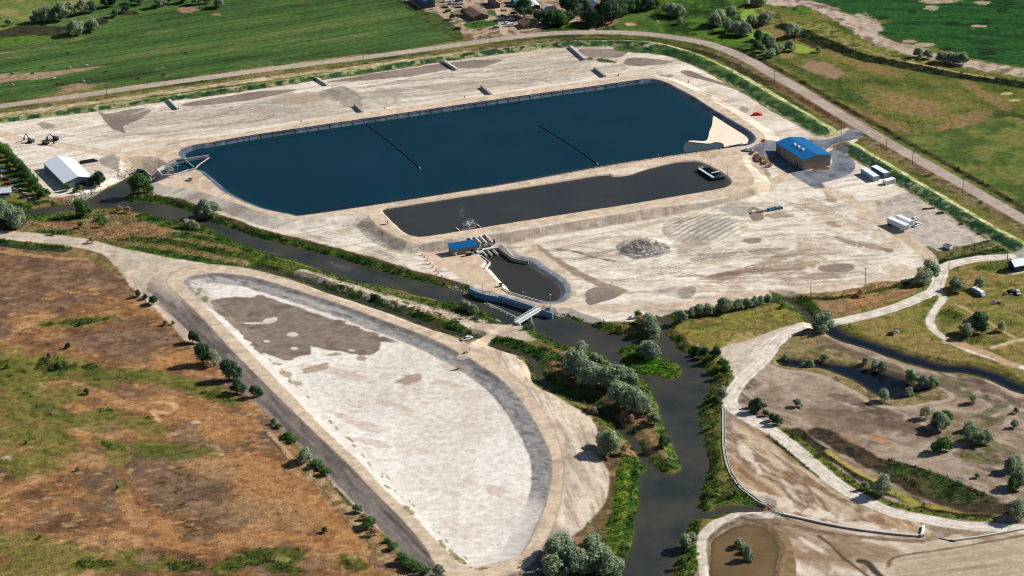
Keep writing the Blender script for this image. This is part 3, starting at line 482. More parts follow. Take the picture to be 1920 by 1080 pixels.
# ---- east bank of the side channel / tree peninsula
PEN = [(920,640),(950,634),(985,642),(1005,640),(1030,640),(1055,652),(1080,657),(1110,665),(1135,675),(1152,692),(1180,707),(1205,718),(1222,740),(1235,768),(1245,802),(1253,822),(1263,840),(1270,858),(1275,880),(1260,886),(1237,876),(1218,852),(1195,822),(1175,805),(1155,780),(1120,760),(1085,742),(1050,728),(1030,715),(1018,698),(1010,680),(990,662),(960,652),(930,648)]
put(pm(PEN,2), mixc([(130,100,70),(104,92,54),(156,122,88),(84,84,44)],6,191,octv=5,sharp=.5), .9)
for P, hw, cc in (([(930,643),(960,646),(1000,655),(1030,662),(1050,672),(1100,680)],3.5,LUSH),([(992,618),(1020,636),(1055,652),(1090,664),(1120,672),(1140,684),(1165,700),(1195,715),(1215,735),(1228,765),(1240,800),(1250,822),(1262,850),(1268,875)],3.4,LUSH),([(1015,690),(1030,712),(1060,730),(1100,748),(1140,768)],1.6,LUSH),([(1190,720),(1210,745),(1222,775)],4,LUSH)):
    put(rm(P, hw, 3.5, 1), cc, 1)
blob(1070,672,16,8,(166,128,90),.95,-10,1); blob(1045,688,20,8,(140,106,78),.8,0,.5); blob(1150,790,30,10,(158,126,92),.8,35,1); blob(1185,815,24,12,(150,120,88),.8,40,1); blob(1245,850,12,14,(142,124,84),.8,30,1); blob(1110,735,40,10,(60,58,40),.5,20)
put(rm([(1125,765),(1150,785),(1175,805),(1200,830),(1220,850)],1.8,2), (160,128,92), 1)
put(rm([(975,672),(992,682),(1002,705),(1016,728),(1050,745),(1080,760),(1110,780),(1125,800),(1135,822)],1.6,3,1), mixc([(60,80,34),(130,104,66)],3,193), 1)
WB = [(1130,820),(1150,845),(1185,840),(1200,850),(1210,868),(1215,880),(1205,892),(1199,905),(1200,945),(1192,985),(1186,1015),(1176,1047),(1158,1080),(1140,1150),(1060,1150),(1010,1085),(1070,1010),(1100,985),(1125,960),(1140,930),(1142,885),(1128,855)]
put(pm(WB,2), mixc([(112,86,64),(92,78,52),(140,112,84)],5,195,octv=5), .6)
put(rm([(1195,862),(1185,890),(1178,930),(1172,970),(1160,1010),(1152,1045),(1142,1090)],6.5,3,1), mixc([(50,78,26),(80,106,34),(116,126,44),(62,90,30)],5,197,octv=5,sharp=.5), 1)
put(rm([(1206,872),(1196,892),(1193,930),(1190,975),(1180,1015),(1168,1050)],3.0,1.5,.8), mixc([(28,50,18),(50,84,24)],3,198), 1)
blob(1180,845,18,12,(168,122,84),.95,10,1); blob(1085,1020,14,10,(160,110,76),.8)
put(ss(-.6,.6,isl+1.0+nE*2), mixc([(44,80,22),(70,108,28),(92,124,36)],4,199,sharp=.6), 1)
# north shore by the road
NP = [(1057,588),(1085,596),(1110,606),(1180,604),(1195,598),(1200,592),(1300,580),(1370,570),(1440,562),(1455,566),(1440,576),(1400,582),(1340,592),(1300,602),(1262,606),(1245,600),(1232,606),(1240,640),(1230,643),(1200,643),(1180,637),(1135,625),(1110,614),(1080,604)]
put(pm(NP,2.5), mixc([(50,72,28),(86,100,44),(120,104,68),(66,88,34)],4,201,octv=5,sharp=.5), 1)
blob(1195,620,26,8,(140,116,80),.7,5,1)
MD2 = [(1262,604),(1300,602),(1340,594),(1400,584),(1440,572),(1470,572),(1500,590),(1512,606),(1480,614),(1450,626),(1430,650),(1400,656),(1370,664),(1352,680),(1340,690),(1320,680),(1300,668),(1275,655),(1262,640),(1256,622)]
put(pm(MD2,2.5), mixc([(122,114,56),(142,132,66),(104,102,48),(158,132,80)],6,203,octv=5,sharp=.5), 1)
blob(1390,640,30,14,(170,146,102),.8,-20,.6); blob(1330,610,40,5,(92,98,44),.6,-6)
put(pm([(1440,545),(1500,552),(1600,542),(1640,528),(1700,528),(1720,540),(1700,556),(1660,570),(1600,588),(1540,600),(1500,580)],2.5), mixc([(140,108,72),(160,126,90),(112,100,58)],6,205,octv=5), .8)
blob(1610,560,30,14,(176,128,84),.7,0,.7); blob(1560,575,40,10,(150,120,92),.7); put(rm([(1440,560),(1500,562),(1560,560),(1640,546),(1700,530),(1730,520)],1.8,2.5), mixc([(48,62,28),(84,92,44)],3,206), 1)
put(rm([(1452,566),(1478,576),(1505,592),(1515,604)],2.2,1.6), LUSH, 1); put(rm([(1490,562),(1515,570),(1535,590)],2.4,1.6), LUSH, 1)
put(rm([(1360,660),(1385,655),(1420,650),(1440,640)],5,3,1), mixc([(200,184,164),(178,160,142)],5,207), 0)
put(pm([(1352,652),(1400,640),(1435,625),(1480,610),(1485,622),(1455,650),(1420,690),(1390,715),(1375,705),(1360,680)],2), mixc([(204,190,172),(184,168,150),(214,202,186)],5,208,wdir((1400,690),(1440,640)),3.0), 0)
# right bank strip
RB = [(1256,615),(1268,640),(1290,658),(1312,668),(1335,672),(1345,690),(1368,705),(1378,712),(1362,735),(1356,760),(1352,790),(1358,820),(1362,860),(1375,890),(1400,910),(1410,930),(1400,945),(1350,948),(1322,965),(1310,990),(1312,1020),(1308,1060),(1312,1110),(1262,1110),(1262,1060),(1275,1020),(1290,980),(1308,950),(1315,925),(1324,890),(1322,860),(1316,820),(1306,790),(1310,750),(1330,730),(1332,705),(1312,690),(1310,674),(1290,665),(1268,650),(1250,630)]
put(pm(RB,2.5), mixc([(48,74,26),(84,106,40),(126,114,66),(60,84,32),(98,90,56)],5,209,octv=5,sharp=.5), 1)
blob(1390,660,0.1,0.1,(0,0,0)); blob(1352,690,20,10,(150,132,84),.7,20,.8); blob(1385,915,20,10,(66,60,40),.7,30); blob(1340,724,10,6,(130,96,72),.8)
# ---- south-east: drained ponds, tracks
SE = pm([(1356,760),(1372,735),(1440,668),(1470,650),(1500,625),(1560,620),(1640,660),(1720,690),(1920,735),(2100,800),(2200,1300),(1300,1300),(1312,1060),(1325,985),(1440,950),(1400,915),(1368,880),(1356,820)],2)
put(SE, mixc([(178,164,148),(160,142,124),(132,112,94),(172,154,136),(100,82,70),(188,174,158)],13,211,wdir((1500,720),(1800,860)),2.4,octv=6,sharp=.6), .3)
blob(1520,730,70,22,mixc([(160,144,124),(140,124,106)],5,213),.8,12,.1); blob(1600,790,90,24,mixc([(120,98,80),(96,78,64)],6,215),.7,8,.2); blob(1450,700,40,20,(176,158,138),.5,20); blob(1790,790,60,16,(128,112,84),.6); blob(1560,820,50,10,(150,112,76),.6,10); blob(1680,850,70,18,(170,152,132),.7,8); blob(1760,880,60,12,(154,134,116),.7,5); blob(1650,825,30,6,(170,128,84),.7,20)
for b in [(1590,750,40,8),(1700,800,60,10),(1640,770,50,8),(1830,720,40,10),(1750,740,30,12),(1860,790,24,8),(1420,770,30,10)]: blob(b[0],b[1],b[2],b[3],(84,68,58),.6,15)
for b in [(1840,800,60,8,-25),(1860,770,40,8,-20),(1815,740,36,6,10),(1800,820,30,10,20),(1840,860,50,10,10),(1780,715,30,5,15),(1600,1024,16,4,0),(1870,840,40,12,10)]: blob(b[0],b[1],b[2],b[3],(88,94,44),.6,b[4],.9)
put(pm([(1485,625),(1530,625),(1560,640),(1620,668),(1690,700),(1745,715),(1770,735),(1788,742),(1770,752),(1720,762),(1660,766),(1620,752),(1580,722),(1540,700),(1500,695),(1462,692),(1440,675),(1455,645)],2), mixc([(128,116,72),(152,132,98),(104,96,58)],5,217,octv=5), .8)
put(rm([(1440,683),(1470,694),(1520,700),(1560,716),(1600,735),(1640,758),(1690,764),(1750,755),(1785,745),(1770,728),(1740,715)],1.4,1.5), (172,154,134), .1)
put(rm([(1540,640),(1600,662),(1680,695),(1740,710),(1790,730)],3,3), mixc([(96,84,68),(120,104,84)],4,219), .3)
put(rm([(1560,612),(1600,624),(1660,642),(1720,664),(1800,680),(1900,705)],2.6,3), mixc([(54,74,30),(150,132,84),(110,100,56)],4,221), 1)
# meadow east with tracks
E2 = pm([(1560,612),(1660,590),(1720,570),(1762,548),(1768,515),(1790,500),(1840,490),(1925,480),(2100,470),(2200,800),(1920,715),(1820,684),(1720,665),(1640,640)],2)
put(E2, RGRASS, .9)
for b in [(1660,610,50,10,10),(1720,640,50,10,10),(1790,610,40,14,20),(1890,650,40,12,20),(1850,520,40,6,10),(1820,560,50,8,20),(1750,660,60,8,12),(1610,635,40,8,15)]: blob(b[0],b[1],b[2],b[3],(148,120,74),.55,b[4],.9)
for b in [(1590,618,36,7,15),(1740,565,20,12,0),(1860,500,50,7,-5),(1690,620,16,6,0),(1850,640,40,8,0),(1840,570,40,5,0),(1780,590,20,20,0)]: blob(b[0],b[1],b[2],b[3],(78,98,40),.6,b[4],1)
WROAD = [(2000,455),(1920,473),(1830,486),(1775,499),(1762,518),(1752,543),(1715,562),(1665,581),(1615,594),(1565,604),(1522,612),(1485,620),(1455,642),(1436,668),(1410,695),(1386,718),(1371,742),(1370,757),(1385,773),(1412,788),(1440,804),(1465,820),(1502,850),(1540,883),(1577,912),(1627,940),(1677,962),(1740,974),(1815,986),(1920,990),(2050,985)]
WR = mixc([(210,198,182),(224,214,200),(198,186,170)],5,223)
m = rm(WROAD,3.4,1.5,.8,6); put(m, WR, 0); zone('white_track', m); rut(WROAD,0,1.7,.35,(150,134,118)); rut(WROAD,0,3.0,.25,(240,232,220))
put(rm([(1762,548),(1768,560),(1750,585),(1744,605),(1755,622),(1790,645),(1850,668),(1920,690),(2000,715)],1.9,1.4), WR, .1); put(rm([(1775,640),(1830,655),(1900,685)],2.6,3), (178,150,118), .2); put(rm([(1790,570),(1830,590),(1880,620),(1905,635)],.8,1), (180,160,120), .4); put(rm([(1860,652),(1900,640),(1930,636)],1.4,2), (190,170,140), .2)
put(rm([(1895,512),(1940,506)],2,1,sm=1), (190,176,150), 0)
# lower right terraces
LT = pm([(1372,790),(1400,800),(1440,815),(1480,845),(1520,880),(1560,915),(1620,950),(1680,972),(1740,985),(1735,1010),(1650,1000),(1560,985),(1470,968),(1440,955),(1400,925),(1375,890),(1362,850),(1358,810)],2)
put(LT, mixc([(140,112,86),(168,142,112),(196,178,154),(120,94,72),(206,190,168)],7,225,wdir((1380,800),(1560,930)),4.5,octv=6,sharp=.5), 0)
for b in [(1400,850,24,10,60),(1420,880,20,8,50),(1460,940,60,8,20),(1520,960,60,8,10),(1620,985,60,6,8)]: blob(b[0],b[1],b[2],b[3],(222,208,188),.7,b[4],0,1.4)
for b in [(1400,880,18,12,40),(1500,900,40,8,20),(1500,948,16,10,30),(1660,985,24,8,20),(1640,972,20,8,20),(1450,820,14,8,30)]: blob(b[0],b[1],b[2],b[3],(128,96,72),.6,b[4],0,1.4)
LB = pm([(1470,975),(1560,990),(1660,1004),(1740,1016),(1800,1000),(1920,985),(2100,975),(2200,1300),(1460,1300),(1475,1080),(1462,1010)],2)
put(LB, mixc([(184,166,144),(206,190,170),(164,142,118),(140,114,90)],12,227,wdir((1480,1000),(1700,1060)),2.5,octv=6,sharp=.5), 0)
FD = pm([(1672,1052),(1700,1042),(1780,1030),(1860,1018),(1925,1006),(2100,990),(2200,1300),(1700,1300),(1684,1085)],.6,.5,2)
put(FD, mixc([(166,148,124),(184,168,144),(150,130,106)],8,229,wdir((1700,1060),(1920,1030)),8.0,octv=5), 0); zone('plowed_field', FD)
put(rm([(1665,1062),(1672,1048),(1700,1040),(1790,1027),(1920,1004),(2000,990)],.8,.8), (120,98,78), .2)
for b in [(1650,1010,24,6,5),(1480,1000,30,8,20),(1600,1010,30,10,10),(1560,1000,40,6,5),(1540,1060,40,14,40),(1500,1040,30,10,40),(1580,1035,20,8,30),(1620,1065,14,6,60)]: blob(b[0],b[1],b[2],b[3],(136,106,82),.65,b[4],0,1.4)
for b in [(1460,1020,20,10,40),(1490,1060,40,8,40),(1520,1020,30,5,30)]: blob(b[0],b[1],b[2],b[3],(220,206,186),.7,b[4],0,1.4)
put(rm([(1535,1005),(1555,1020),(1580,1045),(1600,1060),(1640,1090)],.7,.6), (84,66,50), 0); put(rm([(1612,1052),(1625,1055),(1640,1070),(1660,1090)],1.6,1), (70,60,52), 0)
# green bank below the white track
put(rm([(1470,805),(1503,830),(1540,862),(1577,891),(1612,915),(1655,938),(1712,955),(1800,970),(1860,972)],2.2,2), mixc([(84,100,40),(120,122,52),(60,80,30)],4,231), 1)
put(rm([(1492,808),(1530,836),(1570,864),(1608,890),(1645,915),(1702,936),(1760,956),(1850,964)],2.8,3), mixc([(46,48,30),(64,62,40)],3,233), 1)
put(rm([(1552,846),(1582,868),(1615,888),(1645,903)],1.4,.8), (172,150,84), .4); put(rm([(1665,918),(1690,930),(1720,945)],2.2,1.5), (150,140,70), .6); put(rm([(1740,948),(1800,958),(1880,962)],1.5,2.5), (150,132,64), .6)
put(rm([(1540,812),(1590,842),(1635,866),(1680,890),(1740,925),(1820,950),(1900,955)],5.5,4,1.2), mixc([(58,48,38),(84,70,54),(46,44,32)],4,235), .8)
put(pm([(1660,862),(1700,870),(1760,888),(1800,905),(1850,925),(1870,940),(1800,945),(1740,930),(1700,905),(1670,885)],2.5), mixc([(50,70,34),(70,88,42),(44,56,32),(84,80,50)],5,237), 1)
put(rm([(1440,818),(1472,843),(1502,868),(1537,894)],.9,1.0), mixc([(54,80,34),(40,52,30)],3,238), 1)
m = rm(WROAD,3.4,1.5,.8,6); put(m, WR, 0); zone('white_track', m); rut(WROAD,0,1.7,.35,(150,134,118)); rut(WROAD,0,3.0,.25,(240,232,220))

# mud pond ring
put(rm([(1325,1180),(1325,1080),(1319,1035),(1322,1005),(1342,982),(1375,965),(1410,961),(1440,966)],2.8,1,.5), mixc([(218,206,190),(186,172,156)],1.6,239), 0)
put(rm([(1338,1100),(1331,1035),(1335,1008),(1356,990),(1390,976),(1440,977),(1470,985)],1.3,.8,.5), mixc([(100,84,66),(140,120,98)],2,240), .2)
put(rm([(1470,982),(1560,1000),(1650,1010),(1728,1016)],1.4,.8), mixc([(110,92,74),(140,120,98)],2,240), 0)
pdm = mixc([(130,106,76),(148,122,90),(116,94,66)],6,241,octv=5)
put(pm([(1340,1110),(1336,1035),(1342,1010),(1362,994),(1395,980),(1440,984),(1475,1005),(1490,1040),(1480,1110)],1,.5), pdm, 0)
# wet margins of every water body
for q, zc in ((sdRV,(74,66,48)),(sdD,(50,58,32)),(sdF,(96,94,92)),(sdRP,(70,58,44))):
    put(ss(-1.3,-.2,q)*.7, zc, .5)
put(ss(-6.5,-4.5,sdF+nE*1)*ss(.1,-.3,sdF)*ss(up(960,480)[0]-5, up(960,480)[0]+5, GX), mixc([(110,116,124),(140,142,146)],2,243), 0)
put(ss(-3.5,-2.5,sdF)*ss(.1,-.3,sdF)*ss(up(960,480)[0]+5, up(960,480)[0]-5, GX), (214,204,188), 0)
edge = ss(-4.6,-3.2,sdRV+nE2*5)*ss(.2,-.4,sdRV)*(V > .5)*ss(.36,.46,fbm(GX,GY,7,3,253)); put(edge*.9, LUSH, 1)
edge = ss(-3.0,-2.0,sdD+nE2*3)*ss(.2,-.4,sdD)*(V > .3)*ss(.34,.42,fbm(GX,GY,6,3,254)); put(edge*.9, LUSH, 1)
V = np.clip(V, 0, 1)
C *= (0.95+0.10*fbm(GX,GY,30,3,251))[..., None]
put(asph*.98, ASP); zone('asphalt_drive', asph)

# ---------------------------------------------------------------- materials
def newmat(name):
    m = bpy.data.materials.new(name); m.use_nodes = True; return m, m.node_tree, m.node_tree.nodes['Principled BSDF']
def ground_mat():
    m, t, b = newmat('ground surface'); L = t.links.new; N = t.nodes.new
    at_ = N('ShaderNodeAttribute'); at_.attribute_name = 'Col'; va = N('ShaderNodeAttribute'); va.attribute_name = 'Veg'
    tc = N('ShaderNodeTexCoord')
    n1 = N('ShaderNodeTexNoise'); n1.inputs['Scale'].default_value = 1.1; n1.inputs['Detail'].default_value = 5; n1.inputs['Roughness'].default_value = 0.75
    n2 = N('ShaderNodeTexNoise'); n2.inputs['Scale'].default_value = 0.28; n2.inputs['Detail'].default_value = 4
    L(tc.outputs['Object'], n1.inputs['Vector']); L(tc.outputs['Object'], n2.inputs['Vector'])
    a = N('ShaderNodeMath'); a.operation = 'ADD'; L(n1.outputs[0], a.inputs[0]); L(n2.outputs[0], a.inputs[1])
    s = N('ShaderNodeMath'); s.operation = 'SUBTRACT'; L(a.outputs[0], s.inputs[0]); s.inputs[1].default_value = 1.0
    k = N('ShaderNodeMath'); k.operation = 'MULTIPLY_ADD'; L(va.outputs['Fac'], k.inputs[0]); k.inputs[1].default_value = 1.1; k.inputs[2].default_value = 0.8
    mm = N('ShaderNodeMath'); mm.operation = 'MULTIPLY_ADD'; L(s.outputs[0], mm.inputs[0]); L(k.outputs[0], mm.inputs[1]); mm.inputs[2].default_value = 1.0
    cl = N('ShaderNodeClamp'); cl.inputs[1].default_value = 0.35; cl.inputs[2].default_value = 1.7; L(mm.outputs[0], cl.inputs[0])
    v = N('ShaderNodeVectorMath'); v.operation = 'SCALE'; L(at_.outputs['Color'], v.inputs[0]); L(cl.outputs[0], v.inputs['Scale'])
    L(v.outputs[0], b.inputs['Base Color']); b.inputs['Roughness'].default_value = 1.0; b.inputs['Specular IOR Level'].default_value = 0.05
    bp = N('ShaderNodeBump'); bp.inputs['Distance'].default_value = 1.0
    bs = N('ShaderNodeMath'); bs.operation = 'MULTIPLY_ADD'; L(va.outputs['Fac'], bs.inputs[0]); bs.inputs[1].default_value = 0.65; bs.inputs[2].default_value = 0.16
    L(bs.outputs[0], bp.inputs['Strength']); L(n1.outputs[0], bp.inputs['Height']); L(bp.outputs[0], b.inputs['Normal'])
    return m
GM = ground_mat()
def water_mat(name, col, rough=0.12, bump=0.25, spec=0.35, col2=None, scale=0.05, wave=0.9, shallow=(70,62,46)):
    m, t, b = newmat(name); L = t.links.new; N = t.nodes.new
    b.inputs['Roughness'].default_value = rough; b.inputs['Specular IOR Level'].default_value = spec; b.inputs['IOR'].default_value = 1.33
    tc = N('ShaderNodeTexCoord'); n = N('ShaderNodeTexNoise'); n.inputs['Scale'].default_value = wave; n.inputs['Detail'].default_value = 4
    mp = N('ShaderNodeMapping'); mp.inputs['Scale'].default_value = (1, 2.2, 1); L(tc.outputs['Object'], mp.inputs[0]); L(mp.outputs[0], n.inputs['Vector'])
    bp = N('ShaderNodeBump'); bp.inputs['Strength'].default_value = bump; bp.inputs['Distance'].default_value = 0.3; L(n.outputs[0], bp.inputs['Height']); L(bp.outputs[0], b.inputs['Normal'])
    n2 = N('ShaderNodeTexNoise'); n2.inputs['Scale'].default_value = scale; n2.inputs['Detail'].default_value = 5; n2.inputs['Roughness'].default_value = .6; L(tc.outputs['Object'], n2.inputs['Vector'])
    r = N('ShaderNodeValToRGB'); r.color_ramp.elements[0].position = 0.38; r.color_ramp.elements[1].position = 0.62
    c1 = lin(col)/KA; c2 = lin(col2 if col2 else col)/KA
    r.color_ramp.elements[0].color = (*map(float, c1), 1); r.color_ramp.elements[1].color = (*map(float, c2), 1)
    L(n2.outputs[0], r.inputs[0]); a = N('ShaderNodeAttribute'); a.attribute_name = 'Veg'; mx = N('ShaderNodeMix'); mx.data_type = 'RGBA'
    L(a.outputs['Fac'], mx.inputs[0]); L(r.outputs[0], mx.inputs[6]); cs = lin(shallow)/KA; mx.inputs[7].default_value = (*map(float, cs), 1); L(mx.outputs[2], b.inputs['Base Color']); return m
_mc = {}
def mat(name, col, rough=0.7, metal=0.0, var=0.12, scale=1.5, spec=0.3):
    if name in _mc: return _mc[name]
    m, t, b = newmat(name); N = t.nodes.new; L = t.links.new
    c = lin(col)/KA*0.92
    tc = N('ShaderNodeTexCoord'); n = N('ShaderNodeTexNoise'); n.inputs['Scale'].default_value = scale; n.inputs['Detail'].default_value = 4; L(tc.outputs['Object'], n.inputs['Vector'])
    r = N('ShaderNodeValToRGB'); r.color_ramp.elements[0].position = .3; r.color_ramp.elements[1].position = .7
    r.color_ramp.elements[0].color = (*[float(x)*(1-var) for x in c], 1); r.color_ramp.elements[1].color = (*[float(min(1, x*(1+var))) for x in c], 1)
    L(n.outputs[0], r.inputs[0]); L(r.outputs[0], b.inputs['Base Color'])
    b.inputs['Roughness'].default_value = rough; b.inputs['Metallic'].default_value = metal; b.inputs['Specular IOR Level'].default_value = spec
    _mc[name] = m; return m
def leafmat(name, col, rough=0.65):
    m, t, b = newmat(name); N = t.nodes.new; L = t.links.new; c = lin(col)/KA
    a = N('ShaderNodeAttribute'); a.attribute_name = 'Col'
    v = N('ShaderNodeVectorMath'); v.operation = 'MULTIPLY'; L(a.outputs['Color'], v.inputs[0]); v.inputs[1].default_value = [float(x) for x in c]
    L(v.outputs[0], b.inputs['Base Color']); b.inputs['Roughness'].default_value = rough; b.inputs['Specular IOR Level'].default_value = 0.2
    tr = N('ShaderNodeBsdfTranslucent'); L(v.outputs[0], tr.inputs[0]); mx = N('ShaderNodeMixShader'); mx.inputs[0].default_value = 0.35
    L(b.outputs[0], mx.inputs[1]); L(tr.outputs[0], mx.inputs[2]); L(mx.outputs[0], t.nodes['Material Output'].inputs[0]); return m
# ---------------------------------------------------------------- mesh helpers
def link(o): sc.collection.objects.link(o); return o
def tag(o, label=None, cat=None, group=None, kind=None):
    if label: o['label'] = label
    if cat: o['category'] = cat
    if group: o['group'] = group
    if kind: o['kind'] = kind
    return o
def npmesh(name, co, quads, material, cols=None, veg=None, parent=None):
    me = bpy.data.meshes.new(name); n = len(co); f = len(quads); k = quads.shape[1]
    me.vertices.add(n); me.vertices.foreach_set('co', np.ascontiguousarray(co, np.float32).ravel())
    me.loops.add(f*k); me.loops.foreach_set('vertex_index', np.ascontiguousarray(quads, np.int32).ravel())
    me.polygons.add(f); me.polygons.foreach_set('loop_start', np.arange(0, f*k, k, dtype=np.int32)); me.polygons.foreach_set('loop_total', np.full(f, k, np.int32))
    me.update(calc_edges=True)
    if cols is not None:
        a = me.attributes.new('Col', 'FLOAT_COLOR', 'POINT'); c4 = np.ones((n, 4), np.float32); c4[:, :3] = cols; a.data.foreach_set('color', c4.ravel())
    if veg is not None:
        a = me.attributes.new('Veg', 'FLOAT', 'POINT'); a.data.foreach_set('value', veg.astype(np.float32).ravel())
    me.materials.append(material); me.polygons.foreach_set('use_smooth', np.zeros(f, bool))
    o = link(bpy.data.objects.new(name, me))
    if parent: o.parent = parent
    return o
idx = np.arange(NY*NX).reshape(NY, NX)
quads = np.stack([idx[:-1, :-1], idx[:-1, 1:], idx[1:, 1:], idx[1:, :-1]], -1).reshape(-1, 4)
co = np.stack([GX, GY, H], -1).reshape(-1, 3); cf = C.reshape(-1, 3); vf = V.reshape(-1); zf = Z[:-1, :-1].reshape(-1)
ZL_ = {'ground': ('sandy bare ground and rough meadow around the ponds', 'ground'), 'pasture': ('green pasture with parallel irrigation furrows above the country road', 'field'),
 'crop_field': ('dark green row crop field in the far right corner', 'field'), 'asphalt_drive': ('grey asphalt drive looping round the blue roofed building', 'road'),
 'dirt_road': ('tan dirt roads running on top of the berms and site', 'road'), 'embankment': ('bare graded embankment slopes beside the berm roads', 'slope'),
 'country_road': ('long grey country road curving round the site', 'road'), 'reservoir_liner': ('grey lining on the inner slope of the blue reservoir', 'liner'),
 'pond_bank': ('tan banks sloping into the grey rectangular pond', 'bank'), 'basin_floor': ('white dry floor of the drained basin in front', 'basin floor'),
 'white_track': ('pale rutted track winding down the right side', 'track'), 'plowed_field': ('tan plowed field in the bottom right corner', 'field')}
for i, nme in enumerate(ZN):
    q = quads[zf == i]
    if len(q) == 0: continue
    u, inv = np.unique(q, return_inverse=True)
    o = npmesh(nme, co[u], inv.reshape(-1, 4), GM, cf[u], vf[u]); tag(o, ZL_[nme][0], ZL_[nme][1], kind='structure')
# far surroundings to the horizon
def skirt():
    R = 9000.0; vs = []; cs = []; fs = []
    def patch(x0, x1, y0, y1, nx, ny):
        b = len(vs)
        for j in range(ny+1):
            for i in range(nx+1):
                vs.append((x0+(x1-x0)*i/nx, y0+(y1-y0)*j/ny, 0.0)); cs.append(lin(random.choice([(104,98,58),(116,104,66),(96,96,52),(138,116,78)])))
        for j in range(ny):
            for i in range(nx): a = b+j*(nx+1)+i; fs.append((a, a+1, a+nx+2, a+nx+1))
    xe, ye = xs[-1], ys[-1]
    patch(-R, X0, -R, R, 40, 60); patch(xe, R, -R, R, 40, 60); patch(X0, xe, ye, R, 10, 40); patch(X0, xe, -R, Y0, 10, 40)
    o = npmesh('distant_ground', np.array(vs), np.array(fs), GM, np.array(cs), np.full(len(vs), .8)); tag(o, 'farmland stretching beyond the site to the horizon', 'ground', kind='structure')
skirt()
def water(name, q, z, m, label, pad=-1.6, step=(3, 2), sh=2.2):
    sx, sy = step; gx = GX[::sy, ::sx]; qq = q[::sy, ::sx]
    keep = np.maximum.reduce([qq[:-1, :-1], qq[1:, :-1], qq[:-1, 1:], qq[1:, 1:]]) > pad
    ii = np.arange(qq.size).reshape(qq.shape)
    Q = np.stack([ii[:-1, :-1], ii[:-1, 1:], ii[1:, 1:], ii[1:, :-1]], -1)[keep]
    u, inv = np.unique(Q, return_inverse=True)
    cc = np.stack([gx, GY[::sy, ::sx], np.full(qq.shape, z)], -1).reshape(-1, 3)[u]
    vv_ = (ss(sh, 0.0, qq+0.8*(fbm(gx, GY[::sy, ::sx], 6.0, 3, 77)-.5)*sh)*0.75).reshape(-1)[u]
    return tag(npmesh(name, cc, inv.reshape(-1, 4), m, None, vv_), label, 'water', kind='structure')
water('reservoir_water', sdR-1.0, ZR, water_mat('reservoir water', (0,36,50), .2, .1, .14, (0,41,56), .02, 1.2, (10,52,50)), 'deep blue water of the large lined reservoir', sh=9.0)
water('pond_water', sdP2, ZP2, water_mat('settling pond water', (44,48,50), .3, .15, .1, (52,54,54), .03), 'dark grey water of the long settling pond')
water('river_water', sdRV, ZRV, water_mat('river water', (42,48,48), .3, .3, .1, (62,62,54), .035, 1.0), 'murky brown grey river winding past the basin')
water('ditch_water', sdD, ZL, water_mat('ditch water', (28,36,34), .15, .2, .25), 'narrow dark ditch beside the dry basin road')
water('forebay_water', sdF, ZF, water_mat('forebay water', (50,50,48), .3, .12, .1), 'dark water in the small pool below the pump house')
water('backwater', sdRP, ZPD, water_mat('backwater', (12,20,28), .12, .12, .2), 'dark blue backwater pond and channel on the right')
water('mud_water', sdM, ZMU, water_mat('mud water', (96,78,54), .3, .1, .1, (110,90,62), .06), 'shallow brown water inside the white ringed pond')
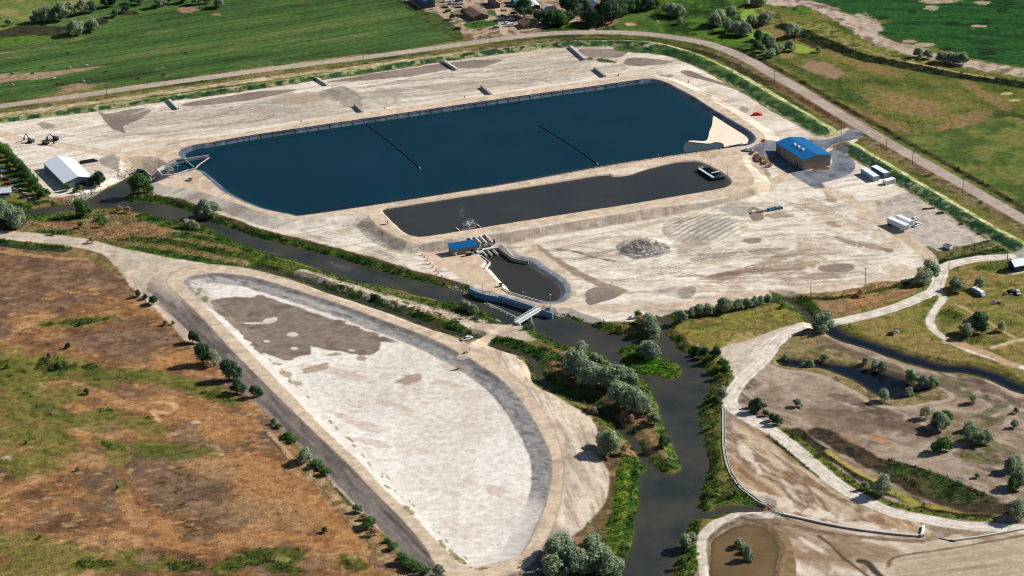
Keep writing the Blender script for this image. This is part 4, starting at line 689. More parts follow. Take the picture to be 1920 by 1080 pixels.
# ---------------------------------------------------------------- mesh builder for objects
class MB:
    def __init__(s): s.v = []; s.f = []
    def add(s, vs, fs):
        b = len(s.v); s.v += [tuple(v) for v in vs]; s.f += [tuple(b+i for i in f) for f in fs]; return s
    def box(s, c, d, rz=0.0, top=1.0, rx=0.0):
        x, y, z = d[0]/2, d[1]/2, d[2]/2; M = Matrix.Rotation(rz, 3, 'Z') @ Matrix.Rotation(rx, 3, 'Y'); c = Vector(c); vs = []
        for zz in (-z, z):
            k = top if zz > 0 else 1
            for a, b in ((-x, -y), (x, -y), (x, y), (-x, y)): vs.append(c+M @ Vector((a*k, b*k, zz)))
        return s.add(vs, [(3,2,1,0),(4,5,6,7),(0,1,5,4),(1,2,6,5),(2,3,7,6),(3,0,4,7)])
    def cyl(s, p, q, r0, r1=None, n=8, caps=True):
        r1 = r0 if r1 is None else r1; p = Vector(p); q = Vector(q); d = (q-p).normalized(); a = d.orthogonal().normalized(); b = d.cross(a); vs = []
        for c, r in ((p, r0), (q, r1)):
            for i in range(n): t = 2*math.pi*i/n; vs.append(c+a*(r*math.cos(t))+b*(r*math.sin(t)))
        fs = [(i, (i+1) % n, n+(i+1) % n, n+i) for i in range(n)]
        if caps: fs += [tuple(range(n))[::-1], tuple(range(n, 2*n))]
        return s.add(vs, fs)
    def poly(s, pts, z0, z1):
        n = len(pts); return s.add([(p[0], p[1], z0) for p in pts]+[(p[0], p[1], z1) for p in pts], [(i, (i+1) % n, n+(i+1) % n, n+i) for i in range(n)]+[tuple(range(n, 2*n)), tuple(range(n))[::-1]])
    def wall(s, pts, t, z0, z1):                                # thin wall following a path; z0/z1 numbers or functions
        f0 = z0 if callable(z0) else (lambda x, y: z0); f1 = z1 if callable(z1) else (lambda x, y: z1)
        pts = [Vector((p[0], p[1])) for p in pts]; L = []; m = len(pts)
        for i, p in enumerate(pts):
            a = pts[max(0, i-1)]; b = pts[min(m-1, i+1)]; d = (b-a).normalized(); nn = Vector((-d.y, d.x))*(t/2)
            A, B = p+nn, p-nn; L.append([(A.x, A.y, f0(*p)), (B.x, B.y, f0(*p)), (B.x, B.y, f1(*p)), (A.x, A.y, f1(*p))])
        b = len(s.v)
        for q in L: s.v += q
        for i in range(m-1):
            o = b+4*i; s.f += [(o+k, o+(k+1) % 4, o+4+(k+1) % 4, o+4+k) for k in range(4)]
        s.f += [(b+3, b+2, b+1, b), (b+4*(m-1), b+4*(m-1)+1, b+4*(m-1)+2, b+4*(m-1)+3)]
        return s
    def build(s, name, m, parent=None):
        me = bpy.data.meshes.new(name); me.from_pydata([tuple(v) for v in s.v], [], s.f); me.materials.append(m)
        me.validate(); me.update(); o = link(bpy.data.objects.new(name, me))
        if parent: o.parent = parent
        return o
def thing(name, label, cat, loc=(0,0,0), rz=0.0, group=None):
    o = link(bpy.data.objects.new(name, None)); o.location = loc; o.rotation_euler = (0, 0, rz); o.empty_display_size = 0.5
    return tag(o, label, cat, group)
def rect(B, A, Cc, z):            # B near corner, A end of the long side, Cc end of the short side
    b, a, c = up(*B, z), up(*A, z), up(*Cc, z); u = a-b; L = np.linalg.norm(u); u /= L; v = np.array([-u[1], u[0]]); W = (c-b)@v
    ctr = b+u*L/2+v*W/2; return Vector((ctr[0], ctr[1], 0)), L, abs(W), math.atan2(u[1], u[0])
def heading(p, q):
    a = up(*p); b = up(*q); return math.atan2(b[1]-a[1], b[0]-a[0])
WHITE = mat('white paint', (226,228,230), .5, 0, .05); CONC = mat('concrete', (196,192,184), .9, 0, .12, .8); CONCD = mat('weathered concrete', (150,146,140), .9, 0, .15, .8)
GLASS = mat('dark glass', (24,30,38), .15, 0, .1, 1, .6); TYRE = mat('tyre rubber', (28,28,30), .9, 0, .1); STEEL = mat('galvanised steel', (150,156,160), .5, .3, .1); DARKM = mat('dark steel', (44,48,54), .6, .3, .15)
WOOD = mat('weathered wood', (92,74,60), .9, 0, .2, 3); BLUE = mat('blue metal roof', (22,108,168), .45, .1, .06); TANW = mat('tan block wall', (138,128,118), .9, 0, .06); BROWNR = mat('brown shingle roof', (112,86,76), .9, 0, .2, 2)
SILV = mat('silver metal roof', (226,232,238), .5, 0, .03); RED = mat('red plastic', (205,52,40), .6, 0, .1); ORANGE = mat('orange plastic', (226,96,40), .6, 0, .1); YEL = mat('yellow machine paint', (196,150,50), .5, 0, .15); BLK = mat('black plastic pipe', (26,28,32), .5, 0, .1)
PINK = mat('faded pink float', (214,170,166), .7, 0, .1); TEALP = mat('teal painted steel', (60,140,140), .5, 0, .1); BLUEW = mat('pale blue siding', (150,176,196), .7, 0, .05); BLUES = mat('blue siding', (60,92,120), .8, 0, .08)

# ---- gabled buildings
def gable(name, label, cat, ctr, L, W, rz, h, rise, wm, rm_, over=0.5, z=None, ribs=True, doors=(), vents=(), trim=None):
    t = thing(name, label, cat, (ctr.x, ctr.y, Hat(ctr.x, ctr.y) if z is None else z), rz)
    w_ = MB(); w_.poly([(-L/2,-W/2),(L/2,-W/2),(L/2,W/2),(-L/2,W/2)], -1.0, h)
    for sx in (-1, 1): w_.add([(sx*L/2,-W/2,h),(sx*L/2,W/2,h),(sx*L/2,0,h+rise),(sx*(L/2-.15),-W/2,h),(sx*(L/2-.15),W/2,h),(sx*(L/2-.15),0,h+rise)], [(0,1,2),(5,4,3),(1,4,5,2),(0,2,5,3)])
    wo = w_.build('wall', wm, t)
    r = MB(); sl_ = rise/(W/2); y1 = W/2+over; z1 = h-over*sl_+0.06
    for s in (-1, 1):
        r.add([(-L/2-over, s*y1, z1), (L/2+over, s*y1, z1), (L/2+over, 0, h+rise+.06), (-L/2-over, 0, h+rise+.06),
               (-L/2-over, s*y1, z1+.2), (L/2+over, s*y1, z1+.2), (L/2+over, 0, h+rise+.26), (-L/2-over, 0, h+rise+.26)],
              [(0,1,2,3),(7,6,5,4),(0,4,5,1),(1,5,6,2),(3,2,6,7),(0,3,7,4)])
        if ribs:
            n = int(L/1.2)
            for i in range(n+1):
                x = -L/2+L*i/n; r.add([(x-.05, s*y1, z1+.2),(x+.05, s*y1, z1+.2),(x+.05, 0, h+rise+.26),(x-.05, 0, h+rise+.26),(x-.05, s*y1, z1+.28),(x+.05, s*y1, z1+.28),(x+.05, 0, h+rise+.34),(x-.05, 0, h+rise+.34)], [(4,5,6,7),(0,1,5,4),(1,2,6,5),(3,0,4,7)])
    ro = r.build('roof', rm_, t)
    for (side, pos, dw, dh, z0, m_, nm) in doors:
        if side == 'y-': d = MB().box((pos, -W/2-.05, z0+dh/2), (dw, .16, dh))
        elif side == 'y+': d = MB().box((pos, W/2+.05, z0+dh/2), (dw, .16, dh))
        else: sg = 1 if side == 'x+' else -1; d = MB().box((sg*(L/2+.05), pos, z0+dh/2), (.16, dw, dh))
        d.build(nm, m_, t)
    return t, L, W
# main blue building: near corner, far end of the long side, end of the gable side
ctr, L, W, rz = rect((1506.9,300),(1455,267.3),(1559,291.2),6.4)
DOORM = mat('beige door', (166,150,132), .7, 0, .05)
t, L, W = gable('utility_building', 'large tan building with bright blue gabled roof on the asphalt loop', 'building', ctr, L, W, rz, 6.4, 1.6, TANW, BLUE, .4, 0.0,
    doors=[('y+', -9,.9,2.3,0,GLASS,'door')]+[('y+', p, 2.6, 4.2, 0, DOORM, 'door') for p in (-4,-.2,3.6,8)]+[('y-', p, 2.6, 4.2, 0, DOORM, 'door') for p in (-4,3,8)])
for i, x in enumerate((-4.5, 0.0, 4.5)):
    for side in (1,):
        MB().box((x, W*0.16, 6.4+1.6*0.68+.75), (1.9,1.6,1.0), top=.6).build('roof_vent', WHITE, t)
# warehouse on the left
ctr, L, W, rz = rect((120.4,343.75),(82.1,305.4),(173.3,332.9),3.8)
gable('metal_warehouse', 'large pale metal warehouse with a silver gabled roof beside the river bend', 'warehouse', ctr, L, W, rz, 3.8, 2.4, mat('grey blue metal siding',(120,138,152),.6,.1,.06), SILV, .4, 0.0, doors=[('x-', -1.0, 5.6, 3.2, 0, GLASS, 'door')])
# pump house (mono-pitch)
ctr, L, W, rz = rect((847,468),(895,460.5),(840.6,461),3.6); z = 0.0
t = thing('pump_house', 'small tan pump house with a blue sloped roof above the little pool', 'building', (ctr.x, ctr.y, 0), rz)
w_ = MB(); w_.add([(-L/2,-W/2,-.5),(L/2,-W/2,-.5),(L/2,W/2,-.5),(-L/2,W/2,-.5),(-L/2,-W/2,3.5),(L/2,-W/2,3.5),(L/2,W/2,4.6),(-L/2,W/2,4.6)], [(0,1,5,4),(1,2,6,5),(2,3,7,6),(3,0,4,7),(4,5,6,7)]); w_.build('wall', TANW, t)
r = MB(); sl_ = 1.1/W
r.add([(-L/2-.4,-W/2-.4,3.5-.4*sl_+.05),(L/2+.4,-W/2-.4,3.5-.4*sl_+.05),(L/2+.4,W/2+.4,4.6+.4*sl_+.05),(-L/2-.4,W/2+.4,4.6+.4*sl_+.05),(-L/2-.4,-W/2-.4,3.75-.4*sl_),(L/2+.4,-W/2-.4,3.75-.4*sl_),(L/2+.4,W/2+.4,4.85+.4*sl_),(-L/2-.4,W/2+.4,4.85+.4*sl_)], [(3,2,1,0),(4,5,6,7),(0,1,5,4),(1,2,6,5),(2,3,7,6),(3,0,4,7)])
for i in range(int(L/.7)+1):
    x = -L/2+i*.7; r.add([(x,-W/2-.4,3.76-.4*sl_),(x+.09,-W/2-.4,3.76-.4*sl_),(x+.09,W/2+.4,4.86+.4*sl_),(x,W/2+.4,4.86+.4*sl_),(x,-W/2-.4,3.88-.4*sl_),(x+.09,-W/2-.4,3.88-.4*sl_),(x+.09,W/2+.4,4.98+.4*sl_),(x,W/2+.4,4.98+.4*sl_)], [(4,5,6,7),(0,1,5,4),(3,0,4,7),(1,2,6,5)])
r.build('roof', BLUE, t); MB().box((L/2-3,-W/2-.06,1.1),(1.0,.14,2.2)).build('door', DARKM, t); MB().box((-L/2+1.6,-W/2-.06,2),(1.2,.14,.9)).build('window', GLASS, t)
p = at(853.5,478.5); tk = thing('water_tank', 'small round blue capped tank in front of the pump house', 'tank', (p.x,p.y,0)); MB().cyl((0,0,0),(0,0,1.6),.9,n=14).build('tank_body', BLUEW, tk); MB().cyl((0,0,1.6),(0,0,2.0),.95,.3,n=14).build('lid', WHITE, tk)
p = at(878,479); tk = thing('electrical_unit', 'dark boxed electrical equipment standing before the pump house door', 'electrical box', (p.x,p.y,p.z), rz); MB().box((0,0,.9),(2.6,1.6,1.8)).build('cabinet', DARKM, tk); MB().box((2.4,.2,.7),(1.2,1.2,1.4)).build('transformer', STEEL, tk); MB().box((0,0,1.86),(2.8,1.8,.12)).build('roof', STEEL, tk)
# farmhouses and sheds at the top and sides
def house(name, label, B, A, Cc, h, rise, wm, rm_, doors=(), cat='house', ribs=False):
    ctr, L, W, rz = rect(B, A, Cc, h); return gable(name, label, cat, ctr, L, W, rz, h, rise, wm, rm_, .5, 0.0, ribs, doors)
BRK = mat('brown house wall', (110,98,92), .9, 0, .1); GRW = mat('grey wood wall', (120,104,90), .9, 0, .1)
house('farmhouse', 'brown roofed farmhouse on green lawn by the country road', (888,33),(868,20),(917,29.5), 2.8, 2.0, BRK, BROWNR, [('x-', 2, 1.2, 1.2, .9, GLASS, 'window'), ('x-', -2, 1.2, 1.2, .9, GLASS, 'window'), ('y-', 0, 1.0, 2.1, 0, GLASS, 'door')])
house('cottage', 'smaller brown roofed cottage right at the road edge under dark trees', (981,48),(971,40),(1008,45), 2.5, 1.8, mat('tan plank wall',(150,120,92),.9,0,.1), BROWNR, [('x-', 0, 1.0, 2.0, 0, GLASS, 'door'), ('x-', 3, 1.2, 1.0, .9, GLASS, 'window')])
house('barn', 'teal metal barn at the top edge above the pasture corner', (797,4),(775,-12),(815,1), 4.5, 2.0, BLUES, mat('teal roof',(90,130,150),.5,.1,.05), [('x-', 0, 4, 3.5, 0, GLASS, 'door')], 'barn')
house('barn', 'barn with dark red gable wall and pale roof among tall trees', (1112,14),(1100,5),(1128,11), 4.0, 2.6, mat('red barn wall',(150,44,40),.8,0,.1), SILV, [('x-', 0, 3, 3, 0, GLASS, 'door')], 'barn')
house('shed', 'long dark open shed beside the junk yard at the top', (1022,22),(1014,12),(1043,17), 3.0, .8, mat('dark shed wall',(60,62,72),.8), mat('dusty tin roof',(176,160,146),.6,.1,.1), [('x-', 0, 6, 2.4, 0, GLASS, 'door')], 'shed')
house('shed', 'pale teal roofed shed at the top edge behind the farmyard', (966,4),(958,-6),(980,1), 3.2, 1.2, BLUES, mat('pale teal roof',(120,170,176),.5,.1,.05), [('x-', 0, 3, 2.4, 0, GLASS, 'door')], 'shed')
house('shed', 'rusty brown roofed shed near the red tractor at the top', (925,8),(914,-3),(936,5), 3.0, 1.6, BRK, mat('rusty tin roof',(158,124,104),.7,.1,.2), [('x-', 0, 2, 2, 0, GLASS, 'door')], 'shed')
house('shed', 'low tin roofed shed left of the dark open shed at the top', (998,12),(988,3),(1010,8), 2.6, 1.0, GRW, SILV, [('x-', 0, 2, 2, 0, GLASS, 'door')], 'shed')
house('shed', 'blue walled shed with a grey roof by the road junction on the right edge', (1903,499.5),(1932,494),(1897,490), 3.4, 2.2, mat('navy siding',(52,62,84),.8), SILV, [('x-', 0, 2.4, 2.4, 0, GLASS, 'door')], 'shed')
house('house', 'white sided house with a long pale roof at the left edge by the river', (20,360),(-14,363),(22,352), 2.8, 1.6, mat('white siding',(206,212,218),.7), mat('pale roof',(196,204,212),.6,.1,.05), [('y+', 0, 8, 1.0, 1.0, GLASS, 'window'), ('y-', 0, 8, 1.0, 1.0, GLASS, 'window')])

# ---- containers, trailers
def container(name, label, ctr, L, W, rz, h, m_, z0=0.35, wheels=0, cat='container', corr=True):
    t = thing(name, label, cat, (ctr.x, ctr.y, Hat(ctr.x, ctr.y)), rz); b = MB().box((0,0,z0+h/2),(L,W,h))
    if corr:
        for i in range(int(L/.6)):
            x = -L/2+.3+i*.6
            for s in (-1,1): b.box((x, s*(W/2+.03), z0+h/2),(.25,.06,h*.9))
    b.build('body', m_, t); MB().box((0,0,z0+h+.05),(L+.06,W+.06,.1)).build('roof', SILV, t); MB().box((-L/2-.04,0,z0+h/2),(.08,W*.86,h*.86)).build('door', STEEL, t)
    if wheels:
        for i in range(wheels):
            for s in (-1,1): MB().cyl((L/2-1.2-i*1.25, s*(W/2-.35), .5),(L/2-1.2-i*1.25, s*(W/2-.05), .5),.5,n=12).build('wheel', TYRE, t)
        MB().box((-L/2+2.5,0,.55),(.3,W*.6,1.1)).build('landing_gear', DARKM, t)
    else:
        MB().box((0,0,z0/2),(L*.9,W*.8,z0)).build('skid_base', DARKM, t)
    return t
ctr, L, W, rz = rect((1637.5,331.7),(1613.3,315.8),(1649.5,329.7),3.0); container('site_office_trailer', 'pale blue office trailer nearest the blue roofed building', ctr, L, min(W,3.6), rz, 2.6, BLUEW, cat='trailer')
ctr, L, W, rz = rect((1656,326),(1632.5,312.5),(1669.5,324),3.0); container('site_office_trailer', 'darker blue office trailer behind the pale one along the green bank', ctr, L, min(W,3.6), rz, 2.6, BLUES, cat='trailer')
ctr, L, W, rz = rect((1662,340),(1655,337),(1679.5,335),2.6); container('cargo_trailer', 'small white cargo trailer with a dark side panel beside the office trailers', ctr, max(L,3), max(W,5.5), rz, 2.2, WHITE, cat='trailer', corr=False)
ctr, L, W, rz = rect((1696.3,424.2),(1662.5,409.2),(1705.3,421.3),3.9); container('semi_trailer', 'long white semi trailer casting a dark shadow in the gravel yard', ctr, L, 2.9, rz, 2.7, WHITE, 1.2, 2, 'trailer')
p = at(1709,424); TR0 = container('semi_trailer', 'second white semi trailer half hidden behind the long front one', Vector((ctr.x+4.2, ctr.y+4.8, 0)), 10.5, 2.6, rz, 2.4, WHITE, 1.2, 2, 'trailer')
p = at(1777,466); t = thing('dump_bin', 'open topped white metal bin alone at the lower end of the gravel yard', 'bin', p, heading((1768,460),(1785,467)))
b = MB()
for c_, d_ in (((0,1.1,1.2),(5,.12,1.8)),((0,-1.1,1.2),(5,.12,1.8)),((2.5,0,1.2),(.12,2.1,1.8)),((-2.5,0,1.2),(.12,2.1,1.8)),((0,0,.4),(4.9,2.1,.12))): b.box(c_, d_)
b.build('body', WHITE, t); MB().box((0,0,1.7),(4.7,2.0,.5)).build('load', DARKM, t)
for s in (-1,1): MB().cyl((-1.2,s*.7,.35),(-1.2,s*1.0,.35),.35,n=10).build('wheel', TYRE, t)

# ---- cars
def make_car(name, label, kind, m_, loc, rz, group=None):
    t = thing(name, label, 'pickup' if kind == 'pickup' else ('van' if kind == 'van' else 'car'), loc, rz, group); L, W = (5.8,2.0) if kind == 'pickup' else ((5.6,2.1) if kind == 'van' else (4.6,1.85))
    b = MB().box((0,0,.75),(L,W,.6)).box((L*.33,0,1.05),(L*.3,W*.94,.14))
    if kind == 'pickup':
        b.box((.35,0,1.42),(2.4,W*.92,.74),top=.82)
        for s in (-1,1): b.box((-1.85,s*(W/2-.06),1.16),(2.0,.1,.26))
        b.box((-2.84,0,1.16),(.1,W*.9,.26)); MB().box((-1.85,0,1.07),(1.9,W*.8,.06)).build('truck_bed', DARKM, t)
        g = MB().box((.35,0,1.44),(2.5,W*.94,.42),top=.86)
    elif kind == 'van':
        b.box((-.5,0,1.6),(4.5,W*.96,1.2),top=.93); g = MB().box((1.0,0,1.75),(1.7,W*.98,.5),top=.94)
    else:
        b.box((-.2,0,1.3),(2.5,W*.9,.56),top=.78); g = MB().box((-.2,0,1.3),(2.6,W*.92,.36),top=.84)
    b.build('body', m_, t); g.build('windows', GLASS, t)
    for x in (L*.32,-L*.32):
        for s in (-1,1): MB().cyl((x,s*(W/2-.22),.38),(x,s*(W/2+.02),.38),.38,n=10).build('wheel', TYRE, t)
    return t
CP = {k: mat('car paint '+k, c, .35, .1, .04, 1, .5) for k, c in dict(white=(226,228,232), blue=(40,66,110), red=(150,36,34), grey=(130,134,140), dark=(40,44,52), tan=(170,150,124), silver=(180,186,192)).items()}
def car(px, py, kind, col, label, q=None, rz=None, group=None):
    return make_car({'pickup':'pickup_truck','van':'parked_van'}.get(kind,'parked_car'), label, kind, CP[col], at(px,py), rz if rz is not None else (heading((px,py), q) if q else .3), group)
car(1402,283,'pickup','white','white pickup on the gravel between the reservoir corner and blue building',(1395,282))
car(1720,423,'pickup','white','white pickup nearest the back doors of the long semi trailer',(1732,418))
car(1714,413,'pickup','white','farther white pickup with dark bed beside the semi trailers',(1724,409))
car(876,637,'pickup','white','white pickup parked off the track at the dry basin corner',(886,634))
car(1897,549,'car','dark','dark car with open hood on the grass at the right edge',(1905,551)); car(1908,550,'pickup','white','small white truck beside the dark car on the right side grass',(1912,556))
G = 'cars parked in the farmyards'
yardc = [(836,14,'car','tan','tan car in the farmyard just right of the teal barn'),(839,3,'van','white','white van at the top edge of the farmyard'),(862,14,'car','silver','silver car in the row left of the brown roofed farmhouse'),(863,8,'car','white','white car above the silver one left of the farmhouse'),(861,3,'pickup','grey','grey pickup farthest up in the row left of the farmhouse'),
 (840,22,'car','dark','dark car on dry grass left of the farmhouse'),(930,52,'car','silver','silver car on the roadside patch below the farmhouse'),(908,10,'car','blue','dark blue car in the driveway shade above the farmhouse'),(950,45,'car','white','white car parked left of the small cottage'),(957,38,'pickup','white','white pickup left of the cottage nose to the drive'),(958,49,'van','white','tall white van closest to the cottage wall'),
 (930,14,'pickup','red','red pickup by the rusty roofed shed'),(955,12,'car','blue','bright blue car under the pale teal shed'),(963,26,'car','dark','dark car in shade left of the big round tree'),(858,55,'car','dark','dark car on the grass corner beside the pasture fence')]
for x, y, k, c, l in yardc: car(x, y, k, c, l, None, random.uniform(-1,1) if y < 40 else .2, G)
for x, y, c, l in [(3,316,'white','white car at the left edge in the hedged yard, farthest up'),(6,324,'silver','silver car in the left hedged yard below the white one'),(10,338,'dark','dark car among scrap in the left hedged yard'),(27,344,'blue','teal blue car in the left yard above the white sided house'),(14,346,'red','dark red car in the left yard beside the teal one')]: car(x, y, 'car', c, l, None, .2, 'cars in the yard at the left edge')
p = at(1834,551); rz = heading((1826,545),(1842,554)); t = thing('camper_bus', 'white camper bus with blue sides parked on the right side meadow', 'camper', p, rz)
MB().box((0,0,1.3),(8.4,2.5,1.5)).build('body', BLUEW, t); MB().box((-.2,0,2.3),(7.8,2.4,.6),top=.9).build('roof', WHITE, t); MB().box((0,0,1.75),(7.6,2.56,.4)).build('windows', GLASS, t); MB().box((4.4,0,.9),(.8,2.2,.9)).build('hood', WHITE, t); MB().box((-1.5,0,2.7),(.9,.7,.25)).build('roof_vent', RED, t)
for x in (2.7,-2.5):
    for s in (-1,1): MB().cyl((x,s*1.0,.45),(x,s*1.27,.45),.45,n=10).build('wheel', TYRE, t)

# ---- excavators and tractor
def excavator(label, px, py, rz, m_, k=1.0):
    t = thing('excavator', label, 'excavator', at(px,py), rz)
    for s in (-1,1): MB().box((0,s*1.1,.45),(3.6,.5,.9),top=.9).build('track', TYRE, t)
    MB().box((-.3,0,1.5),(3.0,2.5,1.1)).build('body', m_, t); MB().box((.6,.7,2.4),(1.3,1.0,1.2),top=.9).build('cab', GLASS, t)
    b = MB().cyl((1.1,-.2,1.8),(3.4,-.2,3.9*k),.28,n=6); b.build('boom', m_, t); MB().cyl((3.4,-.2,3.9*k),(5.2,-.2,1.8),.22,n=6).build('arm', m_, t); MB().box((5.2,-.2,1.3),(.9,1.1,1.0),top=.7).build('bucket', DARKM, t)
excavator('blue grey excavator with raised arm, leftmost of the machines on bare ground', 58, 267, 2.6, mat('blue grey machine paint',(70,96,110),.6), 1.25)
excavator('brown excavator in the middle of the machine group on bare ground', 86, 270, -.3, mat('rust brown machine paint',(104,84,74),.6))
excavator('dark excavator with orange tail, rightmost of the machine group', 104, 263, 2.9, mat('dark machine paint',(60,60,70),.6))
t = thing('trash_rack_parts', 'blue steel screens and rollers lying in a muddy hollow of the yard', 'machinery', at(1436,396), heading((1409,398),(1455,391)))
STB = mat('blue grey steel',(66,98,118),.5,.2,.1)
MB().box((-7,.3,.6),(2.2,1.6,1.2)).build('crate', WHITE, t)
for i in range(4): MB().cyl((-4.4+i*1.5,-.8,.5),(-4.4+i*1.5,.9,.5),.5,n=12).build('roller', STEEL, t)
MB().box((3.2,.2,.7),(4.2,2.6,1.0),rz=.1,top=.9).build('screen', STB, t); MB().box((7.6,.6,.8),(4.4,3.0,1.1),rz=.05,top=.85).build('screen', STB, t); MB().box((7.6,.9,1.4),(3.2,.5,.12)).build('cover', WHITE, t)
# red tent and cones
p = at(1418,216); t = thing('rubble_tarp', 'bright red orange tarp covered heap on pale sand northeast of the reservoir', 'tarp', p, .1); MB().box((0,0,.8),(4.6,3.0,1.6),top=.6).build('tarp', RED, t); MB().box((2.6,-.3,.5),(2.0,2.4,1.0),top=.6).build('tarp_fold', ORANGE, t)
p = at(1431,265); t = thing('fuel_tank', 'small red tank beside the reservoir corner and white pickup', 'tank', p, .4); MB().cyl((-1,0,.8),(1,0,.8),.6,n=12).build('tank_body', RED, t); MB().box((0,0,.2),(1.6,.9,.4)).build('stand', DARKM, t)
cg = 'orange traffic barrels along the graded ground'
def barrel(px, py, lab, s=1.0):
    t = thing('traffic_barrel', lab, 'barrel', at(px,py), 0, cg); MB().cyl((0,0,0),(0,0,1.1*s),.38*s,.3*s,n=10).build('barrel_body', ORANGE, t); MB().cyl((0,0,.5*s),(0,0,.7*s),.37*s,.36*s,n=10).build('stripe', WHITE, t)
for i, (x, y, l) in enumerate([(792,478,'topmost of the row left of the pump house'),(796,483,'second from the top left of the pump house'),(801,488,'third from the top left of the pump house'),(807,495,'in the middle of the row above the river bank'),(812,501,'below the middle of the row above the river bank'),(818,508,'third from the bottom of the row above the river bank'),(822,514,'second from the bottom of the row above the river bank'),(829,519,'lowest of the row above the river bank'),
    (721,206,'on the strip above the reservoir left of centre'),(871,184,'on the strip above the reservoir right of centre'),(1160,142,'near the top right corner of the reservoir'),(1291,155,'above the rounded northeast reservoir corner'),(1234,294,'on the road south of the reservoir by the pipe'),(1369,277,'beside the pipe at the southeast reservoir corner'),(565,229,'dark banded on the sand left above the reservoir')]): barrel(x, y, 'orange traffic barrel '+l, 1.3 if i > 7 else 1.0)
# person
SKIN = mat('skin',(196,150,120),.7); CLO = mat('dark work clothes',(44,48,60),.9)
def person(px, py, label, facing=0.0, cm=CLO):
    o = at(px,py); t = thing('person', label, 'person', o, facing); b = MB()
    for s in (-1,1):
        b.cyl((0,s*.13,.05),(0,s*.11,.48),.06,.075,7).cyl((0,s*.11,.46),(0,s*.09,.92),.08,.11,7).box((.06,s*.13,.04),(.26,.1,.08))
        b.cyl((0,s*.24,1.42),(.03,s*.29,1.12),.06,.05,7).cyl((.03,s*.29,1.14),(.14,s*.26,.88),.05,.04,7)
    b.cyl((0,0,.86),(0,0,1.15),.16,.15,8).cyl((0,0,1.12),(0,0,1.46),.16,.2,8).cyl((0,0,1.44),(0,0,1.54),.12,.07,8); b.build('body', cm, t)
    MB().cyl((0,0,1.52),(0,0,1.62),.07,.1,8).cyl((0,0,1.6),(0,0,1.76),.1,.08,8).box((.1,0,1.64),(.04,.03,.05)).build('head', SKIN, t); MB().cyl((0,0,1.7),(0,0,1.8),.12,.07,8).build('hard_hat', YEL, t)
person(881,657,'person in dark clothes standing at the crest road junction of the dry basin'); 
p = at(873,662); t = thing('quad_bike', 'small grey four wheeler beside the standing person at the basin crest', 'vehicle', p, .5); MB().box((0,0,.6),(1.8,.8,.5),top=.8).build('body', STEEL, t); MB().cyl((.5,-.4,1.0),(.5,.4,1.0),.04,n=5).build('handlebar', DARKM, t)
for x in (.65,-.65):
    for s in (-1,1): MB().cyl((x,s*.35,.3),(x,s*.6,.3),.3,n=8).build('wheel', TYRE, t)
t = thing('tree_stump', 'uprooted dark stump lying on the white basin floor near the slope', 'stump', at(855,694), heading((845,696),(860,693))); MB().cyl((-3,0,.2),(1.2,0,.35),.12,.35,7).build('log', WOOD, t); b = MB()
for k in range(7): a = k*.9; b.cyl((1.2,0,.4),(1.2+.9*math.cos(a),.9*math.sin(a),.4+.9*abs(math.sin(a*1.7))),.14,.04,5)
b.build('roots', WOOD, t)

# ---- poles
def pole(px, py, h, label, arm=True, lamp=False, metal=False, g=None):
    t = thing('light_pole' if lamp else 'utility_pole', label, 'light pole' if lamp else 'utility pole', at(px,py), heading((0,199),(480,133)) if px < 1000 else heading((1440,134),(1667,268)), g)
    MB().cyl((0,0,-.5),(0,0,h),.2 if not metal else .12,.13 if not metal else .09,8).build('pole', STEEL if metal else WOOD, t)
    if arm: MB().box((0,0,h-.8),(.14,2.6,.14)).build('crossarm', WOOD, t); b = MB(); [b.cyl((0,y,h-.72),(0,y,h-.45),.06,n=6) for y in (-1.1,-.4,.4,1.1)]; b.build('insulators', GLASS, t)
    if lamp: MB().box((.5,0,h+.05),(1.2,.4,.18)).build('lamp_head', WHITE, t)
pg = 'utility poles along the country road'
for x, y, h, l in [(200,179,7.5,'farthest left in the row beside the pasture road'),(681,114,9.5,'second from the left beside the pasture road'),(919,82,11,'beside the road below the farmhouse'),(904,63,7.5,'shorter, standing on the dirt patch below the farmhouse'),(1132,54,8.5,'at the tree edge above the road near the top centre'),(1230,40,9,'standing on the lawn right of the dark trees'),(1452,160,9.5,'where the road starts down to the right'),(1577,252,8,'beside the asphalt drive entrance'),(1662,284,11,'on the road edge above the office trailers'),(1711,309,7.5,'short, between the road and green bank'),(1805,367,12,'halfway down the right side road'),(1889,487,9.5,'at the gravel junction on the right edge')]:
    pole(x, y, h, 'wooden utility pole '+l, g=pg)
for x, y, h, l in [(1622,537,10.5,'wooden utility pole on the sand below the right end of the yard'),(1520,556,7,'short wooden pole on the sand above the stream'),(1779,507,5,'short wooden pole beside the gravel junction'),(72,349,8,'wooden pole at the lower left corner of the warehouse')]: pole(x, y, h, l, arm=(x > 1600 and x < 1700), g=None, lamp=(x < 100))
for x, y, h, l in [(905,551,6.5,'tall steel light pole at the left end of the weir wall'),(1032,576,7,'steel light pole at the far end of the footbridge'),(333,325,4.5,'steel light pole beside the reservoir inlet'),(1333,312,5.5,'thin steel pole behind the intake platform'),(1364,329,5.5,'thin steel pole right of the intake platform')]: pole(x, y, h, l, arm=False, lamp=True, metal=True)

